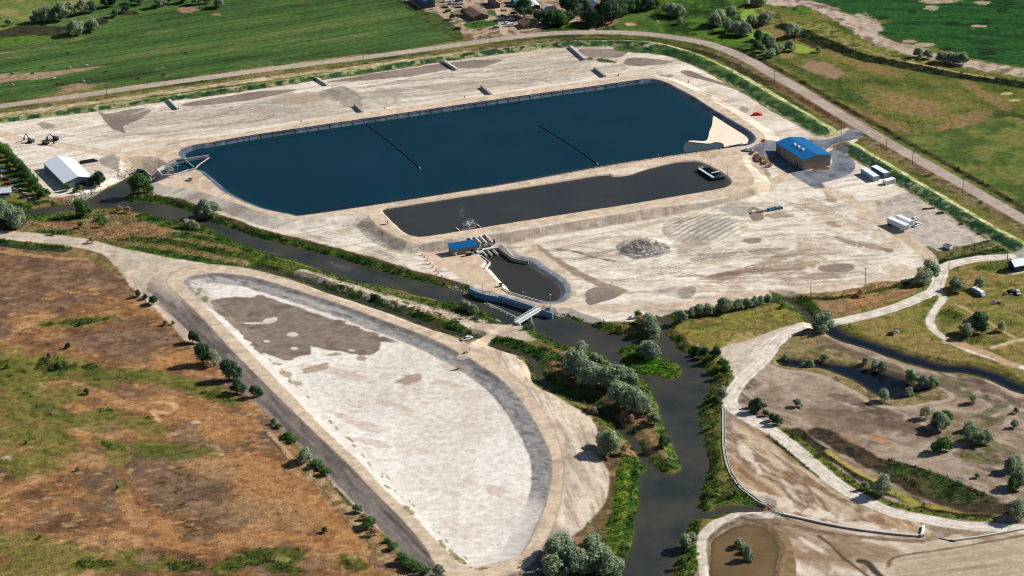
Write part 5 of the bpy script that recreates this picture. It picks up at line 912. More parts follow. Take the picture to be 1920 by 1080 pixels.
# ---- fences
FW = mat('fence wire',(90,88,84),.6,.3,.1)
def fence(name, label, path, h=1.3, step=7.0, post=.09, rails=3, m_=WOOD, mr=None, cat='fence'):
    P = smooth_open(ats(path), 6); t = thing(name, label, cat, (P[0][0], P[0][1], 0)); o = np.array(P[0]); d = np.r_[0, np.cumsum(np.linalg.norm(np.diff(P, axis=0), axis=1))]
    s = np.arange(0, d[-1], step); pts = np.stack([np.interp(s, d, P[:, 0]), np.interp(s, d, P[:, 1])], 1)
    pm_ = None
    for i, q in enumerate(pts[:98]):
        z = float(Hat(*q))
        if pm_ is None: pm_ = MB().cyl((0,0,-.3),(0,0,h),post,n=6).build('post', m_, t); pm_.location = (q[0]-o[0], q[1]-o[1], z)
        else: c = pm_.copy(); link(c); c.parent = t; c.location = (q[0]-o[0], q[1]-o[1], z)
    for k in range(rails):
        w_ = MB(); zz = h*(k+1)/rails-.05
        for a, b in zip(pts[:-1], pts[1:]): w_.cyl((a[0]-o[0],a[1]-o[1],float(Hat(*a))+zz),(b[0]-o[0],b[1]-o[1],float(Hat(*b))+zz),.025,n=3,caps=False)
        w_.build('wire' if mr is None else 'rail', mr or FW, t)
fence('wire_fence', 'post and wire fence between the pasture and the country road', [(170,163),(300,146),(400,133),(480,122),(580,109),(680,97),(780,83),(850,73)], 1.4, 6.5)
fence('wire_fence', 'wire fence with dark posts along the east side of the country road', [(1385,88),(1440,118),(1500,151),(1580,199),(1670,248),(1800,320),(1930,396)], 1.4, 6.5)
fence('chain_link_fence', 'thin chain link fence along the foot of the green bank on the right', [(1615,300),(1670,334),(1730,371),(1795,408),(1855,446)], 1.8, 5.0, .05, 4, STEEL)
fence('wire_fence', 'old wire fence crossing the dry grass beside the dark basin slope', [(497,812),(520,835),(545,862),(560,875),(600,915),(640,965),(680,1005),(710,1045)], 1.1, 6)
fence('wire_fence', 'wire fence on the south edge of the gravel road at the far right', [(1780,507),(1830,495),(1880,488),(1930,480)], 1.2, 5)
fence('wire_fence', 'wire fence across the right side meadow behind the camper bus', [(1850,552),(1870,566),(1895,580),(1925,598)], 1.2, 5)
fence('wire_fence', 'fence and hedge line along the right edge of the pasture', [(752,3),(780,18),(815,40),(845,60)], 1.3, 4)

# ---- reservoir fittings
def pipe_rail(name, label, path, zoff, step, inner):
    P = ups(path, 3.0); d = np.r_[0, np.cumsum(np.linalg.norm(np.diff(P, axis=0), axis=1))]; o = P[0]; t = thing(name, label, 'pipe', (o[0], o[1], 0))
    s = np.arange(0, d[-1], 3.0); q = np.stack([np.interp(s, d, P[:, 0]), np.interp(s, d, P[:, 1])], 1); b = MB()
    for a, c in zip(q[:-1], q[1:]): b.cyl((a[0]-o[0],a[1]-o[1],3.0+zoff),(c[0]-o[0],c[1]-o[1],3.0+zoff),.24,n=6,caps=False)
    b.build('pipe', BLK, t); s = np.arange(1, d[-1], step); q = np.stack([np.interp(s, d, P[:, 0]), np.interp(s, d, P[:, 1])], 1); dr = (P[-1]-P[0])/np.linalg.norm(P[-1]-P[0]); nn = np.array([-dr[1], dr[0]])*inner; f = None
    for a in q:
        if f is None:
            m_ = MB().cyl((0,0,-1.5),(0,0,zoff+.15),.2,n=6); m_.cyl((0,0,-.2),(nn[0]*2.6,nn[1]*2.6,-1.75),.12,n=5); f = m_.build('support', BLK, t); f.location = (a[0]-o[0],a[1]-o[1],3.0)
        else: c = f.copy(); link(c); c.parent = t; c.location = (a[0]-o[0],a[1]-o[1],3.0)
pipe_rail('perimeter_pipe', 'black pipe on supports along the near edge of the blue reservoir', [(570,402),(750,377),(960,343.5),(1160,308),(1357,279),(1397,271)], .9, 7.0, 1)
pipe_rail('perimeter_pipe', 'black pipe on supports along the far edge of the blue reservoir', [(400,268),(480,254),(720,219),(960,184),(1100,165),(1208,150)], .5, 7.0, -1)
def boom(label, a, b, n):
    A = up(*a, ZR); B = up(*b, ZR); t = thing('floating_boom', label, 'boom', (A[0],A[1],ZR)); m_ = MB(); fl_ = MB()
    for i in range(n):
        u = i/n; v = (i+.86)/n; w0 = A*(1-u)+B*u-A; w1 = A*(1-v)+B*v-A; off = .8*math.sin(u*3.1)*1.5
        m_.cyl((w0[0]+off,w0[1],.12),(w1[0]+off,w1[1],.12),.32,n=6)
    m_.build('float_line', BLK, t); MB().cyl((B[0]-A[0],B[1]-A[1],.0),(B[0]-A[0],B[1]-A[1],.8),.35,n=8).build('end_buoy', WHITE, t)
boom('left one of the two black floating booms across the blue reservoir', (688,235), (787,316), 34); boom('right one of the two black floating booms across the blue reservoir', (1010,235), (1120,308), 32)
def flat(name, pts, z, th, m_, label, cat, sm=4, kind=None):
    P = smooth_closed(ups(pts, z), sm) if sm else ups(pts, z); o = MB().poly([tuple(p) for p in P], z-th, z).build(name, m_); return tag(o, label, cat, kind=kind)
SEDM = mat('wet pale sediment', (232,216,192), .8, 0, .06, .12); SED2 = mat('submerged silt', (52,66,68), .3, 0, .12, .1)
DELTA = [(1337,219),(1341,218.8),(1360,231),(1380,243.5),(1393,251.5),(1400,257),(1403,262),(1400,268.5),(1388,271),(1372,273.5),(1359,276),(1356,270),(1349,267),(1340,266.5),(1329,269),(1310,267.5),(1290,264.8),(1300,263.5),(1322,264.2),(1328,257),(1330,247),(1335,234.5)]
flat('sediment_fan', DELTA, ZR+.22, .25, SEDM, 'cream coloured sediment fan in the east corner of the blue reservoir', 'sediment', 5)
flat('silt_patch', [(1288,266),(1310,269.5),(1329,270.5),(1341,267.5),(1350,268.5),(1357,275),(1340,280),(1310,285),(1286,288),(1282,276)], ZR+.06, .08, SED2, 'grey green shallow silt patch beside the cream sediment fan', 'silt', 5)
# inlet works
t = thing('inlet_structure', 'concrete inlet flume with gates at the left end of the reservoir', 'inlet')
def P3(px, py, z): q = up(px, py, z); return (q[0], q[1])
MB().wall([P3(345,297.6,3.3),P3(368,294,3.3),P3(392,290.4,3.3)], .5, .4, 3.3).build('wall', CONC, t); MB().wall([P3(307,311,3.3),P3(329,299.5,3.3),P3(345,297.6,3.3)], .5, .4, 3.3).build('wall', CONCD, t)
MB().wall([P3(334,324.5,3.3),P3(352,318,3.3),P3(366.5,315.3,3.3)], .5, .4, 3.3).build('wall', CONC, t); MB().wall([P3(348.6,300,2.6),P3(363.7,313.4,2.6)], .6, 2.2, 2.6).build('walkway', STEEL, t)
MB().wall([P3(366.5,315.3,1.7),P3(374,307.5,1.7),P3(392.6,294.8,1.7)], .6, 1.2, 1.7).build('float_boom', PINK, t)
MB().wall([P3(294,317,3.8),P3(304.5,327,3.8),P3(320,327,3.8),P3(334,324,3.8)], .5, .8, 3.8).build('wall', CONC, t); MB().wall([P3(294,317,3.8),P3(307,310.5,3.8)], .5, .8, 3.8).build('wall', CONC, t)
q = P3(318,316,3.6); q2 = P3(328,322,3.6)
for k in range(4): a = P3(308+k*4,314+k*2.6,3.4); b2 = P3(322+k*2,311.5+k*3,3.4); MB().wall([a,b2], .5, 1, 3.5+.15*k).build('gate', STEEL if k % 2 else CONC, t)
p = at(325,332); b = thing('valve_stand', 'pale red valve stand in front of the reservoir inlet', 'valve', p); MB().cyl((0,0,0),(0,0,2.4),.3,.2,8).build('stem', PINK, b); MB().cyl((0,0,1.5),(0,0,1.8),.6,n=10).build('handwheel', RED, b)
p = at(356.5,338); t = thing('manhole_ring', 'round concrete manhole ring on sand near the reservoir inlet', 'manhole', p); b = MB(); n = 20
for i in range(n):
    a0, a1 = 2*math.pi*i/n, 2*math.pi*(i+1)/n; b.add([(r_*math.cos(a), r_*math.sin(a), z_) for a in (a0, a1) for r_, z_ in ((1.9,-.3),(1.9,.9),(1.4,.9),(1.4,-.3))], [(0,4,5,1),(1,5,6,2),(2,6,7,3)])
b.build('ring', CONCD, t); MB().cyl((0,0,.1),(0,0,.15),1.4,n=20).build('shaft_shade', GLASS, t)  # flat dark disc paints the shade down the manhole
t = thing('pipe_stack', 'stack of black pipes lying behind the silver roofed warehouse', 'pipes', at(165,303), heading((152,306),(176,302))); b = MB()
for i in range(4): MB().cyl((-5.5+i*.4,-2.2+i*1.3,.35),(5.5-i*.5,-2.2+i*1.3,.35),.38,n=8).build('pipe', BLK, t)
# intake platform in the grey pond
t = thing('intake_platform', 'steel intake platform with walkways in the corner of the grey pond', 'platform')
e = [(1309.5,313.3),(1335.3,333.5),(1358.6,330.3),(1333,313)]; zt = 4.0; Q = [P3(a, b, zt) for a, b in e]
MB().wall([Q[0],Q[1]], .7, .8, zt-.3).build('wall', DARKM, t); MB().wall([Q[1],Q[2]], .5, .8, zt-.3).build('wall', DARKM, t); MB().wall([Q[0],P3(1322,309.5,zt)], .5, .8, zt-.3).build('wall', CONCD, t)
MB().wall([P3(1311,315.5,zt),P3(1338,332.5,zt)], 1.5, zt-.25, zt).build('walkway', mat('pale grating',(196,212,214),.6,.1,.2,1.0), t); MB().wall([P3(1334,324,zt),P3(1349,320.8,zt)], 1.0, zt-.2, zt+.02).build('walkway', mat('pale grating',(190,206,200)), t)
for k in range(5):
    f_ = k/5+.08; a = P3(1312+27*f_, 313+16*f_, zt); b2 = P3(1330+24*f_, 311+15*f_, zt); MB().wall([a,b2], .35, 1.5, zt-.5).build('screen', DARKM, t)
b = MB()
for z_ in (.5, 1.0): b.wall([P3(1309.5,314.8,zt),P3(1336.3,334.2,zt),P3(1358.6,331,zt)], .06, zt+z_, zt+z_+.07)
for i in range(10): a = P3(1309.5+2.98*i, 314.8+2.15*i, zt); b.cyl((a[0],a[1],zt),(a[0],a[1],zt+1.05),.05,n=4)
b.build('railing', WHITE, t)
# discharge structure with pipes
t = thing('pump_discharge', 'row of concrete discharge chutes and piers beside the blue roofed pump house', 'pump station')
for a, b2 in (((880,444),(889,453)),((890,442.5),(902,455.5)),((900,442),(912.5,454.5)),((909,439),(923.5,453))):
    A = P3(*a, 3.2); B = P3(*b2, 2.2); MB().add([], []).wall([A,B], .9, 0.0, lambda x, y, A=A, B=B: 2.2+1.2*min(1,max(0,((x-B[0])**2+(y-B[1])**2)**.5/((A[0]-B[0])**2+(A[1]-B[1])**2)**.5))).build('chute_wall', CONC, t)
for x, y in ((900,464),(909,462.5),(919,460),(926,457)):
    A = P3(x,y,0); MB().cyl((A[0],A[1],-.5),(A[0],A[1],2.6),.45,n=8).build('pump', mat('rust brown pump',(112,70,60),.6), t); MB().box((A[0]+.1,A[1]-.3,1.0),(1.1,.9,1.4)).build('motor_box', WHITE if x < 920 else DARKM, t)
MB().wall([P3(896,469,.9),P3(915,465.5,.9),P3(934,462.5,.9)], 1.8, .5, .9).build('deck', CONC, t); MB().box((P3(899,470,.9)[0],P3(899,470,.9)[1],.45),(3.4,4.2,.9),rz=.2).build('deck_slab', CONC, t)
for a, b2 in (((914,468.5),(923,477)),((924,467),(934,475.5)),((905,470.5),(913,478.5))): MB().wall([P3(*a,.2),P3(*b2,.2)], .5, -2, .2).build('pier', CONC, t)
t = thing('forebay_wall', 'concrete retaining walls around the small pool below the pump house', 'retaining wall')
MB().wall([P3(934,463,.5),P3(948,474,.5),P3(961,484,.5),P3(975,487.5,.5),P3(991,489.5,.5)], .5, -2.5, .6).build('wall', CONCD, t); MB().wall([P3(902,478,.4),P3(911,485.5,.4),P3(919,491,.4)], .4, -2.5, .4).build('wall', CONC, t); MB().wall([P3(919,491,.4),P3(908.5,503,.4)], .4, -2.5, .5).build('wall', CONC, t)
b = MB(); qs = [P3(x_, y_, .9) for x_, y_ in ((918,460),(934,463),(948,473),(961,483))]
b.wall(qs, .06, 1.5, 1.57); b.wall(qs, .06, 1.0, 1.07); b.build('railing', STEEL, t)
t = thing('outlet_wall', 'low concrete outlet wall in the grey pond beside white foam', 'wall'); MB().wall([P3(855,427,2.7),P3(862,432.5,2.7)], .5, 1, 2.8).build('wall', CONC, t); MB().wall([P3(894,420.5,2.7),P3(901,425.5,2.7)], .5, 1, 2.8).build('wall', CONC, t); MB().wall([P3(866,430,2.6),P3(880,427.5,2.6),P3(893,424.5,2.6)], .6, 1, 2.5).build('sill', CONCD, t)
FOAM = mat('white foam',(214,216,208),.9,0,.15,2)
def foamy(name, label, cx, cy, n, sx, sy, z, ang, smin, smax):
    b = MB()
    for i in range(n):
        u, v = random.gauss(0, 1), random.gauss(0, 1); x = cx+sx*u*math.cos(ang)-sy*v*math.sin(ang); y = cy+sx*u*math.sin(ang)+sy*v*math.cos(ang); q = up(x, y, z); r_ = random.uniform(smin, smax); m_ = random.randint(5, 7); ph_ = random.random()*6; st_ = random.uniform(.3, 1)
        b.add([(q[0]+r_*random.uniform(.5,1.2)*math.cos(ph_+6.283*k/m_), q[1]+r_*st_*random.uniform(.5,1.2)*math.sin(ph_+6.283*k/m_), z) for k in range(m_)], [tuple(range(m_))])
    return tag(b.build(name, FOAM), label, 'foam', kind='stuff')
foamy('foam', 'white churned foam at the pump outlet in the grey pond', 880, 418, 150, 7, 3.0, ZP2+.03, -.1, .1, .42)
foamy('foam', 'thin foam streaks trailing up from the pond outlet', 866, 398, 60, 4, 8, ZP2+.03, .15, .06, .22)
foamy('foam', 'scattered white riffles on the upper river', 640, 500, 90, 16, 2.2, ZRV+.03, .28, .06, .28)
foamy('foam', 'faint white riffles near the river bend upstream', 505, 474, 40, 12, 2.0, ZRV+.03, .3, .05, .2)
# weir wall and footbridge
BLW = mat('shaded smooth concrete',(108,140,172),.7,0,.08)  # blue of sky-lit shade put into the concrete's base colour
t = thing('weir_wall', 'long blue shade tinted concrete weir wall along the river beside the tan road', 'weir')
top = [P3(881,540.5,1.0),P3(895,547,1.0),P3(912,552.5,1.0),P3(932,555.5,1.0),P3(937,554,1.0),P3(965,562.5,1.0),P3(990,570.5,1.0),P3(1006,576,1.0)]
MB().wall(top, .8, -3.6, 1.0).build('wall', BLW, t); MB().wall([P3(1012,581,.8),P3(1024,583,.8),P3(1036,587,.8)], .8, -3.6, .8).build('wall', BLW, t)
for i in range(9): f_ = i/8; a = P3(937.5+60.5*f_, 557+17.5*f_, .4); MB().box((a[0],a[1]-.55,.2),(.7,.12,.8)).build('gate_marker', WHITE, t)
a = P3(1027,579.5,1); MB().box((a[0],a[1],.9),(2.4,2.0,2.6)).build('gate_house', CONCD, t)
MB().wall([P3(909,565,ZRV+.5),P3(942,581,ZRV+.5),P3(976,598,ZRV+.5)], .8, -4, ZRV+.35).build('sill', CONCD, t); b = MB()
for i in range(60): f_ = i/59; a = P3(908+67*f_, 565.5+32.5*f_, ZRV+.1); r_ = random.uniform(.25,.6); b.box((a[0]+random.uniform(-.4,.4),a[1]-.9+random.uniform(-.5,.3),ZRV+.02),(r_*2,r_*1.4,.06),rz=random.random()*3)
tag(b.build('foam', FOAM), 'white line of foam below the slanting weir sill', 'foam', kind='stuff')
t = thing('footbridge', 'pale steel footbridge crossing the river at the weir', 'bridge'); A0, A1 = P3(968.5,604.5,1.4), P3(1011,578,1.4)
MB().wall([A0,A1], 2.6, 1.0, 1.4).build('deck', mat('bridge deck',(206,208,206),.8), t); dv = Vector((A1[0]-A0[0],A1[1]-A0[1])).normalized(); nv = Vector((-dv.y,dv.x)); Lb = math.dist(A0,A1)
for s in (-1,1):
    b = MB(); o_ = nv*1.3*s; a0 = (A0[0]+o_.x,A0[1]+o_.y); a1 = (A1[0]+o_.x,A1[1]+o_.y); b.wall([a0,a1],.12,2.45,2.6); b.wall([a0,a1],.08,1.9,1.98); b.wall([a0,a1],.14,.7,1.05)
    for i in range(13): u = i/12*Lb; b.box((a0[0]+dv.x*u,a0[1]+dv.y*u,1.8),(.12,.12,1.6))
    b.build('railing', WHITE, t)
for u in (.06,.55): 
    q = (A0[0]+dv.x*Lb*u, A0[1]+dv.y*Lb*u); MB().wall([(q[0]-nv.x*1.5,q[1]-nv.y*1.5),(q[0]+nv.x*1.5,q[1]+nv.y*1.5)],.5,-4,1.0).build('pier', CONC, t)
t = thing('guard_rail', 'low guard rail between the tan road and the small pool', 'rail'); g1 = [P3(941,537.5,1),P3(958,547,1),P3(985,555,1),P3(1016,563.5,1)]; b = MB().wall(g1,.3,.3,.75)
b.build('rail', CONC, t); b = MB()
for i in range(9): f_ = i/8; a = P3(958+58*f_,547+16.5*f_,1); b.box((a[0],a[1],.2),(.2,.2,.9))
b.build('post', STEEL, t)
t = thing('buoy_sign', 'small white paired signs floating on the little pool', 'sign', (*P3(983,550,-1.1),-1.1)); MB().box((-.5,0,.6),(.6,.1,.6)).build('panel', WHITE, t); MB().box((.6,0,.4),(.6,.1,.6)).build('panel', WHITE, t); MB().cyl((-.5,0,-.2),(-.5,0,.4),.06,n=5).build('post', STEEL, t)
p = at(918,555); t = thing('loader_arm', 'small yellow steel hoist frame beside the weir wall', 'hoist', p, .2); MB().cyl((0,0,0),(0,0,2.6),.18,n=6).build('mast', YEL, t); MB().cyl((0,0,2.4),(2.4,0,2.6),.12,n=6).build('arm', YEL, t)
p = at(939,537); t = thing('control_box', 'dark square control box at the corner of the small pool', 'control box', p); MB().box((0,0,.8),(1.6,1.4,1.6)).build('cabinet', CONCD, t); MB().box((0,0,1.65),(1.8,1.6,.1)).build('lid', DARKM, t)
p = at(727,421); t = thing('control_box', 'low grey cover box beside the left end of the grey pond', 'control box', (p.x-2,p.y,p.z)); MB().box((0,0,.4),(2.6,1.6,.8),top=.85).build('cabinet', STEEL, t); MB().box((0,0,.84),(2.2,1.3,.1)).build('lid', WHITE, t)
t = thing('sign_post', 'short dark post standing by the left end of the grey pond', 'post', p); MB().cyl((0,0,0),(0,0,2),.12,n=6).build('post', DARKM, t); MB().box((0,0,1.7),(.5,.1,.6)).build('panel', DARKM, t)
# culvert headwall on the left
t = thing('culvert_headwall', 'dark concrete culvert headwall where the river starts beside the road', 'culvert'); MB().wall([P3(252,320,0),P3(258,316,.6),P3(271,318,.6),P3(281,328,.4),P3(284,341,0)], .7, -3.4, .7).build('wall', CONCD, t)
a = P3(268,322,-1); MB().box((a[0],a[1]-.6,-1.6),(5,.4,2.2),rz=-.3).build('opening_shade', GLASS, t)  # solid dark slab, its colour stands for the shade inside the culvert
# concrete baffles north of the reservoir
bg_ = 'concrete baffle weirs in the sand north of the reservoir'
for (a, b2, l, m_) in [((318,190),(334,206),'leftmost white concrete baffle at the edge of the long mud strip',CONC),((594,147),(614,161),'white concrete baffle second from the left along the bank',CONC),((833,117),(857,132),'white concrete baffle third from the left crossing a mud strip',CONC),((1070,89),(1097,113),'long white concrete baffle at the top near the dark puddle',CONC),((667,199),(684,211),'brown topped baffle close above the reservoir left of centre',CONCD),((904,164),(923,178),'brown topped baffle close above the reservoir right of centre',CONCD),((1116,130),(1134,145),'dark thin baffle left of the reservoir top corner',CONCD)]:
    A = at(*a); B = at(*b2); t = thing('concrete_baffle', l, 'baffle', (A.x,A.y,0), 0, bg_); MB().wall([(0,0),(B.x-A.x,B.y-A.y)], 1.6, -.5, 1.3).build('wall', m_, t); MB().wall([(-.9,.0),(B.x-A.x-.9,B.y-A.y)], .3, -.5, 1.7).build('curb', m_, t)
# small concrete walls bottom right
t = thing('canal_wall', 'long thin concrete wall curving between two drained ponds at the lower right', 'wall'); pts = [(1468,966),(1500,973),(1540,982),(1580,990),(1620,996),(1660,1001),(1700,1005),(1727,1007)]; Q = [tuple(at(*p_)[:2]) for p_ in pts]; Q = [(q[0],q[1]) for q in Q]
zz = lambda x, y: float(Hat(x,y))
MB().wall(Q, .5, -1, lambda x, y: zz(x,y)+.7).build('wall', CONCD, t); MB().wall([(q[0]+.2,q[1]+.9) for q in Q], 1.3, -.8, lambda x, y: zz(x,y)+.55).build('ledge', CONC, t)
t = thing('canal_wall', 'short upright white wall closing the end of the long curved wall', 'wall'); Q2 = [tuple(at(*p_)[:2]) for p_ in ((1729,1006),(1732,988))]; MB().wall(Q2, 1.0, -1, lambda x, y: zz(x,y)+1.1).build('wall', WHITE, t); MB().box((Q2[0][0],Q2[0][1],.4),(1.6,1.4,2.0)).build('footing', CONC, t)
t = thing('canal_wall', 'narrow white wall above the plowed field at the lower right', 'wall'); Q3 = [tuple(at(*p_)[:2]) for p_ in ((1790,1014),(1830,1009),(1870,1002),(1925,992))]; MB().wall(Q3, .8, -1, lambda x, y: zz(x,y)+.8).build('wall', CONC, t); MB().box((Q3[0][0],Q3[0][1],.2),(1.2,1.2,1.4)).build('footing', CONC, t)
t = thing('fallen_pole', 'dark pole lying on the sand left of the plowed field wall', 'pole', at(1776,1013), heading((1764,1011),(1789,1016))); MB().cyl((-3.2,0,.2),(3.2,0,.2),.2,n=8).build('pole', WOOD, t); MB().box((1.6,0,.3),(.5,.8,.4)).build('bracket', DARKM, t)
t = thing('gate_frame', 'teal steel gate frame with red wheel at the head of the curved wall', 'gate', at(1456,962), heading((1442,958),(1467,966))); MB().wall([(-3,0),(3,0)], .3, .2, .5).build('lower_beam', TEALP, t); MB().wall([(-3,0),(3,0)], .16, 1.2, 1.36).build('handrail', TEALP, t); b = MB(); [b.box((x_,0,.7),(.14,.14,1.3)) for x_ in (-3,-1,1,3)]; b.build('post', TEALP, t); MB().cyl((-3.8,-.2,.9),(-3.8,.2,.9),.8,n=12).build('wheel', RED, t)
t = thing('concrete_flume', 'narrow dark lined flume running down the edge of the brown terrace', 'flume'); Qf = [tuple(at(*p_)[:2]) for p_ in ((1357,765),(1357,800),(1358,840),(1364,870),(1375,895),(1395,920),(1420,938),(1440,948))]; Qf = [tuple(q) for q in smooth_open(np.array(Qf), 4)]
for s, nm in ((-.6,'wall'),(.6,'wall')): MB().wall([(q[0]+s,q[1]+s*.3) for q in Qf], .22, -1, lambda x, y: zz(x,y)+.35).build(nm, CONC, t)
MB().wall(Qf, 1.0, -1, lambda x, y: zz(x,y)+.12).build('channel_bed', CONCD, t)
# boulders
def rock_mesh(seed):
    r_ = random.Random(seed); b = MB(); n = 7; vs = []
    for j, (zz_, rr_) in enumerate(((-.3,.7),(.15,1.0),(.55,.75),(.8,.3))):
        for i in range(n): a = 6.283*i/n; k = rr_*r_.uniform(.75,1.2); vs.append((k*math.cos(a), k*math.sin(a)*.8, zz_*r_.uniform(.85,1.15)))
    fs = [(j*n+i, j*n+(i+1) % n, (j+1)*n+(i+1) % n, (j+1)*n+i) for j in range(3) for i in range(n)]+[tuple(range(3*n, 4*n))]; return vs, fs
ROCK = mat('riprap stone',(168,156,144),.9,0,.25,.5)
def riprap(name, label, path, hw, n, smin, smax):
    b = MB(); P = ats(path); 
    for i in range(n):
        u = random.random()*(len(P)-1); k = int(u); f_ = u-k; q = P[k]*(1-f_)+P[min(k+1,len(P)-1)]*f_+np.array([random.uniform(-hw,hw),random.uniform(-hw,hw)]); s = random.uniform(smin,smax); vs, fs = rock_mesh(i % 9); a = random.random()*6; z_ = float(Hat(*q))
        b.add([(q[0]+s*(x*math.cos(a)-y*math.sin(a)), q[1]+s*(x*math.sin(a)+y*math.cos(a)), z_+s*z2) for x, y, z2 in vs], fs)
    return tag(b.build(name, ROCK), label, 'rocks', kind='stuff')
riprap('riprap', 'grey riprap stones on the river bank below the warehouse', [(132,378),(150,372),(165,367),(182,361)], 2.4, 240, .3, .75)
riprap('riprap', 'pale rocks beside the culvert headwall', [(222,332),(235,328),(250,320)], 2.5, 120, .3, .7)
riprap('riprap', 'pale rocks at the left end of the weir wall', [(845,540),(860,544),(878,549)], 1.8, 110, .3, .6)
riprap('riprap', 'rocks on the shore at the right end of the weir', [(1036,588),(1046,590),(1054,592)], 1.4, 70, .25, .55)
riprap('riprap', 'stones scattered by the near end of the footbridge', [(925,600),(935,602),(945,604)], 1.2, 60, .25, .5)
riprap('rubble_heap', 'dark broken rubble piled on the mound in the south yard', [(1168,464),(1190,463),(1215,462),(1240,466)], 5.0, 220, .1, .22).data.materials[0] = mat('dark rubble',(140,132,124),.9,0,.4,.6)
sg = 'dark beams stored along the green bank'
for x, y, l, n, L_ in [(1741,392,'long dark beam bundle highest along the green bank',3,7),(1763,401,'short thick dark beam bundle second along the green bank',4,3.6),(1801,421,'small dark beam bundle third along the green bank',2,3),(1836,439,'lowest dark beam bundle near the end of the green bank',3,3)]:
    t = thing('beam_bundle', l, 'beams', at(x,y), heading((1729,393),(1757,390)), sg)
    for i in range(n): MB().box((random.uniform(-.3,.3),-.5+i*.42,.3+.3*(i % 2)),(L_,.3,.35)).build('beam', BLK if i % 2 else WOOD, t)
# cattle
COWS = [(23,141,0),(61,140,0),(82,128,1),(128,102,0),(102,149,2),(78,146,2),(24,161,2),(108,159,1),(118,160,1),(131,128,2),(163,125,2),(157,154,2),(199,137,0),(259,149,0),(306,143,0),(348,102,0)]
CM = [mat('black cow hide',(30,28,30),.9), mat('brown cow hide',(74,52,44),.9), mat('pale cow hide',(212,206,198),.9)]
wh = ['at the left edge of the bare patch','left of centre on the bare patch','in the middle of the bare patch','alone on green grass above the bare patch','near the centre of the bare patch','beside another pale one on the bare patch','lowest on the far left of the pasture','left of a pair near the bottom of the pasture','right of a pair near the bottom of the pasture','on the upper right of the bare patch','at the upper right end of the bare patch','right of the brown pair near the road','alone on grass right of the bare patch','close to the road left of the last one','close to the road fence farthest right','alone high up in the middle of the pasture']
for (x, y, k), l in zip(COWS, wh):
    t = thing('cow', ['black','brown','pale'][k]+' cow '+l, 'cow', at(x,y), random.uniform(-.6,.6)+(3.14 if random.random() < .5 else 0), 'cows grazing in the pasture')
    b = MB().cyl((-.9,0,1.05),(-.2,0,1.0),.36,.42,9).cyl((-.2,0,1.0),(.7,0,1.05),.42,.4,9).cyl((.65,0,1.1),(1.15,0,1.0),.26,.17,8).cyl((1.1,0,1.0),(1.5,0,.7),.17,.1,7)
    for xx in (-.75,.6):
        for s in (-1,1): b.cyl((xx,s*.2,.75),(xx,s*.22,.02),.12,.06,6)
    b.cyl((-.92,0,1.3),(-1.02,0,.6),.04,.03,4); b.build('body', CM[k], t)
# small clutter
jm = [mat('clutter %d' % i, c, .7, 0, .3, 1) for i, c in enumerate([(60,64,78),(190,186,178),(120,80,60),(70,100,110),(150,150,154),(100,70,64)])]
J = [(848,8,'heap beside the white van at the top'),(872,20,'heap against the left wall of the farmhouse'),(945,20,'heap in the middle of the farmyard drive'),(970,18,'heap under the pale teal shed'),(985,14,'heap left of the big round tree top'),(1000,20,'heap between the two low sheds'),(1012,28,'heap in front of the dark open shed'),(1030,28,'heap at the right end of the dark open shed'),(1040,24,'heap beneath the tall tree row'),(940,30,'heap right of the farmhouse lawn'),(20,352,'heap behind the white sided house'),(36,356,'heap at the right wall of the white sided house'),(48,362,'pale heap by the river bank right of the house'),(52,372,'low heap on the river bank by the house'),(66,372,'last heap before the river hedge'),(6,334,'heap among the cars of the left yard'),(1890,551,'dark heap left of the open hood car'),(1866,568,'dark heap by the meadow fence'),(1310,652,'white box on the east river bank'),(1674,624,'pale rubble heap in the right meadow')]
for x, y, l in J:
    t = thing('scrap_heap', 'scrap and junk, '+l, 'scrap heap', at(x,y), random.random()*3, 'scrap heaps in the yards')
    for i in range(3):
        b = MB(); m_ = jm[(i*2+x) % 6]
        for k in range(4): s = random.uniform(.5,1.5); b.box((random.uniform(-2.2,2.2),random.uniform(-1.6,1.6),s*.3),(s*1.3,s,s*.6),rz=random.random()*3,top=random.uniform(.6,1))
        b.build('junk_piece', m_, t)
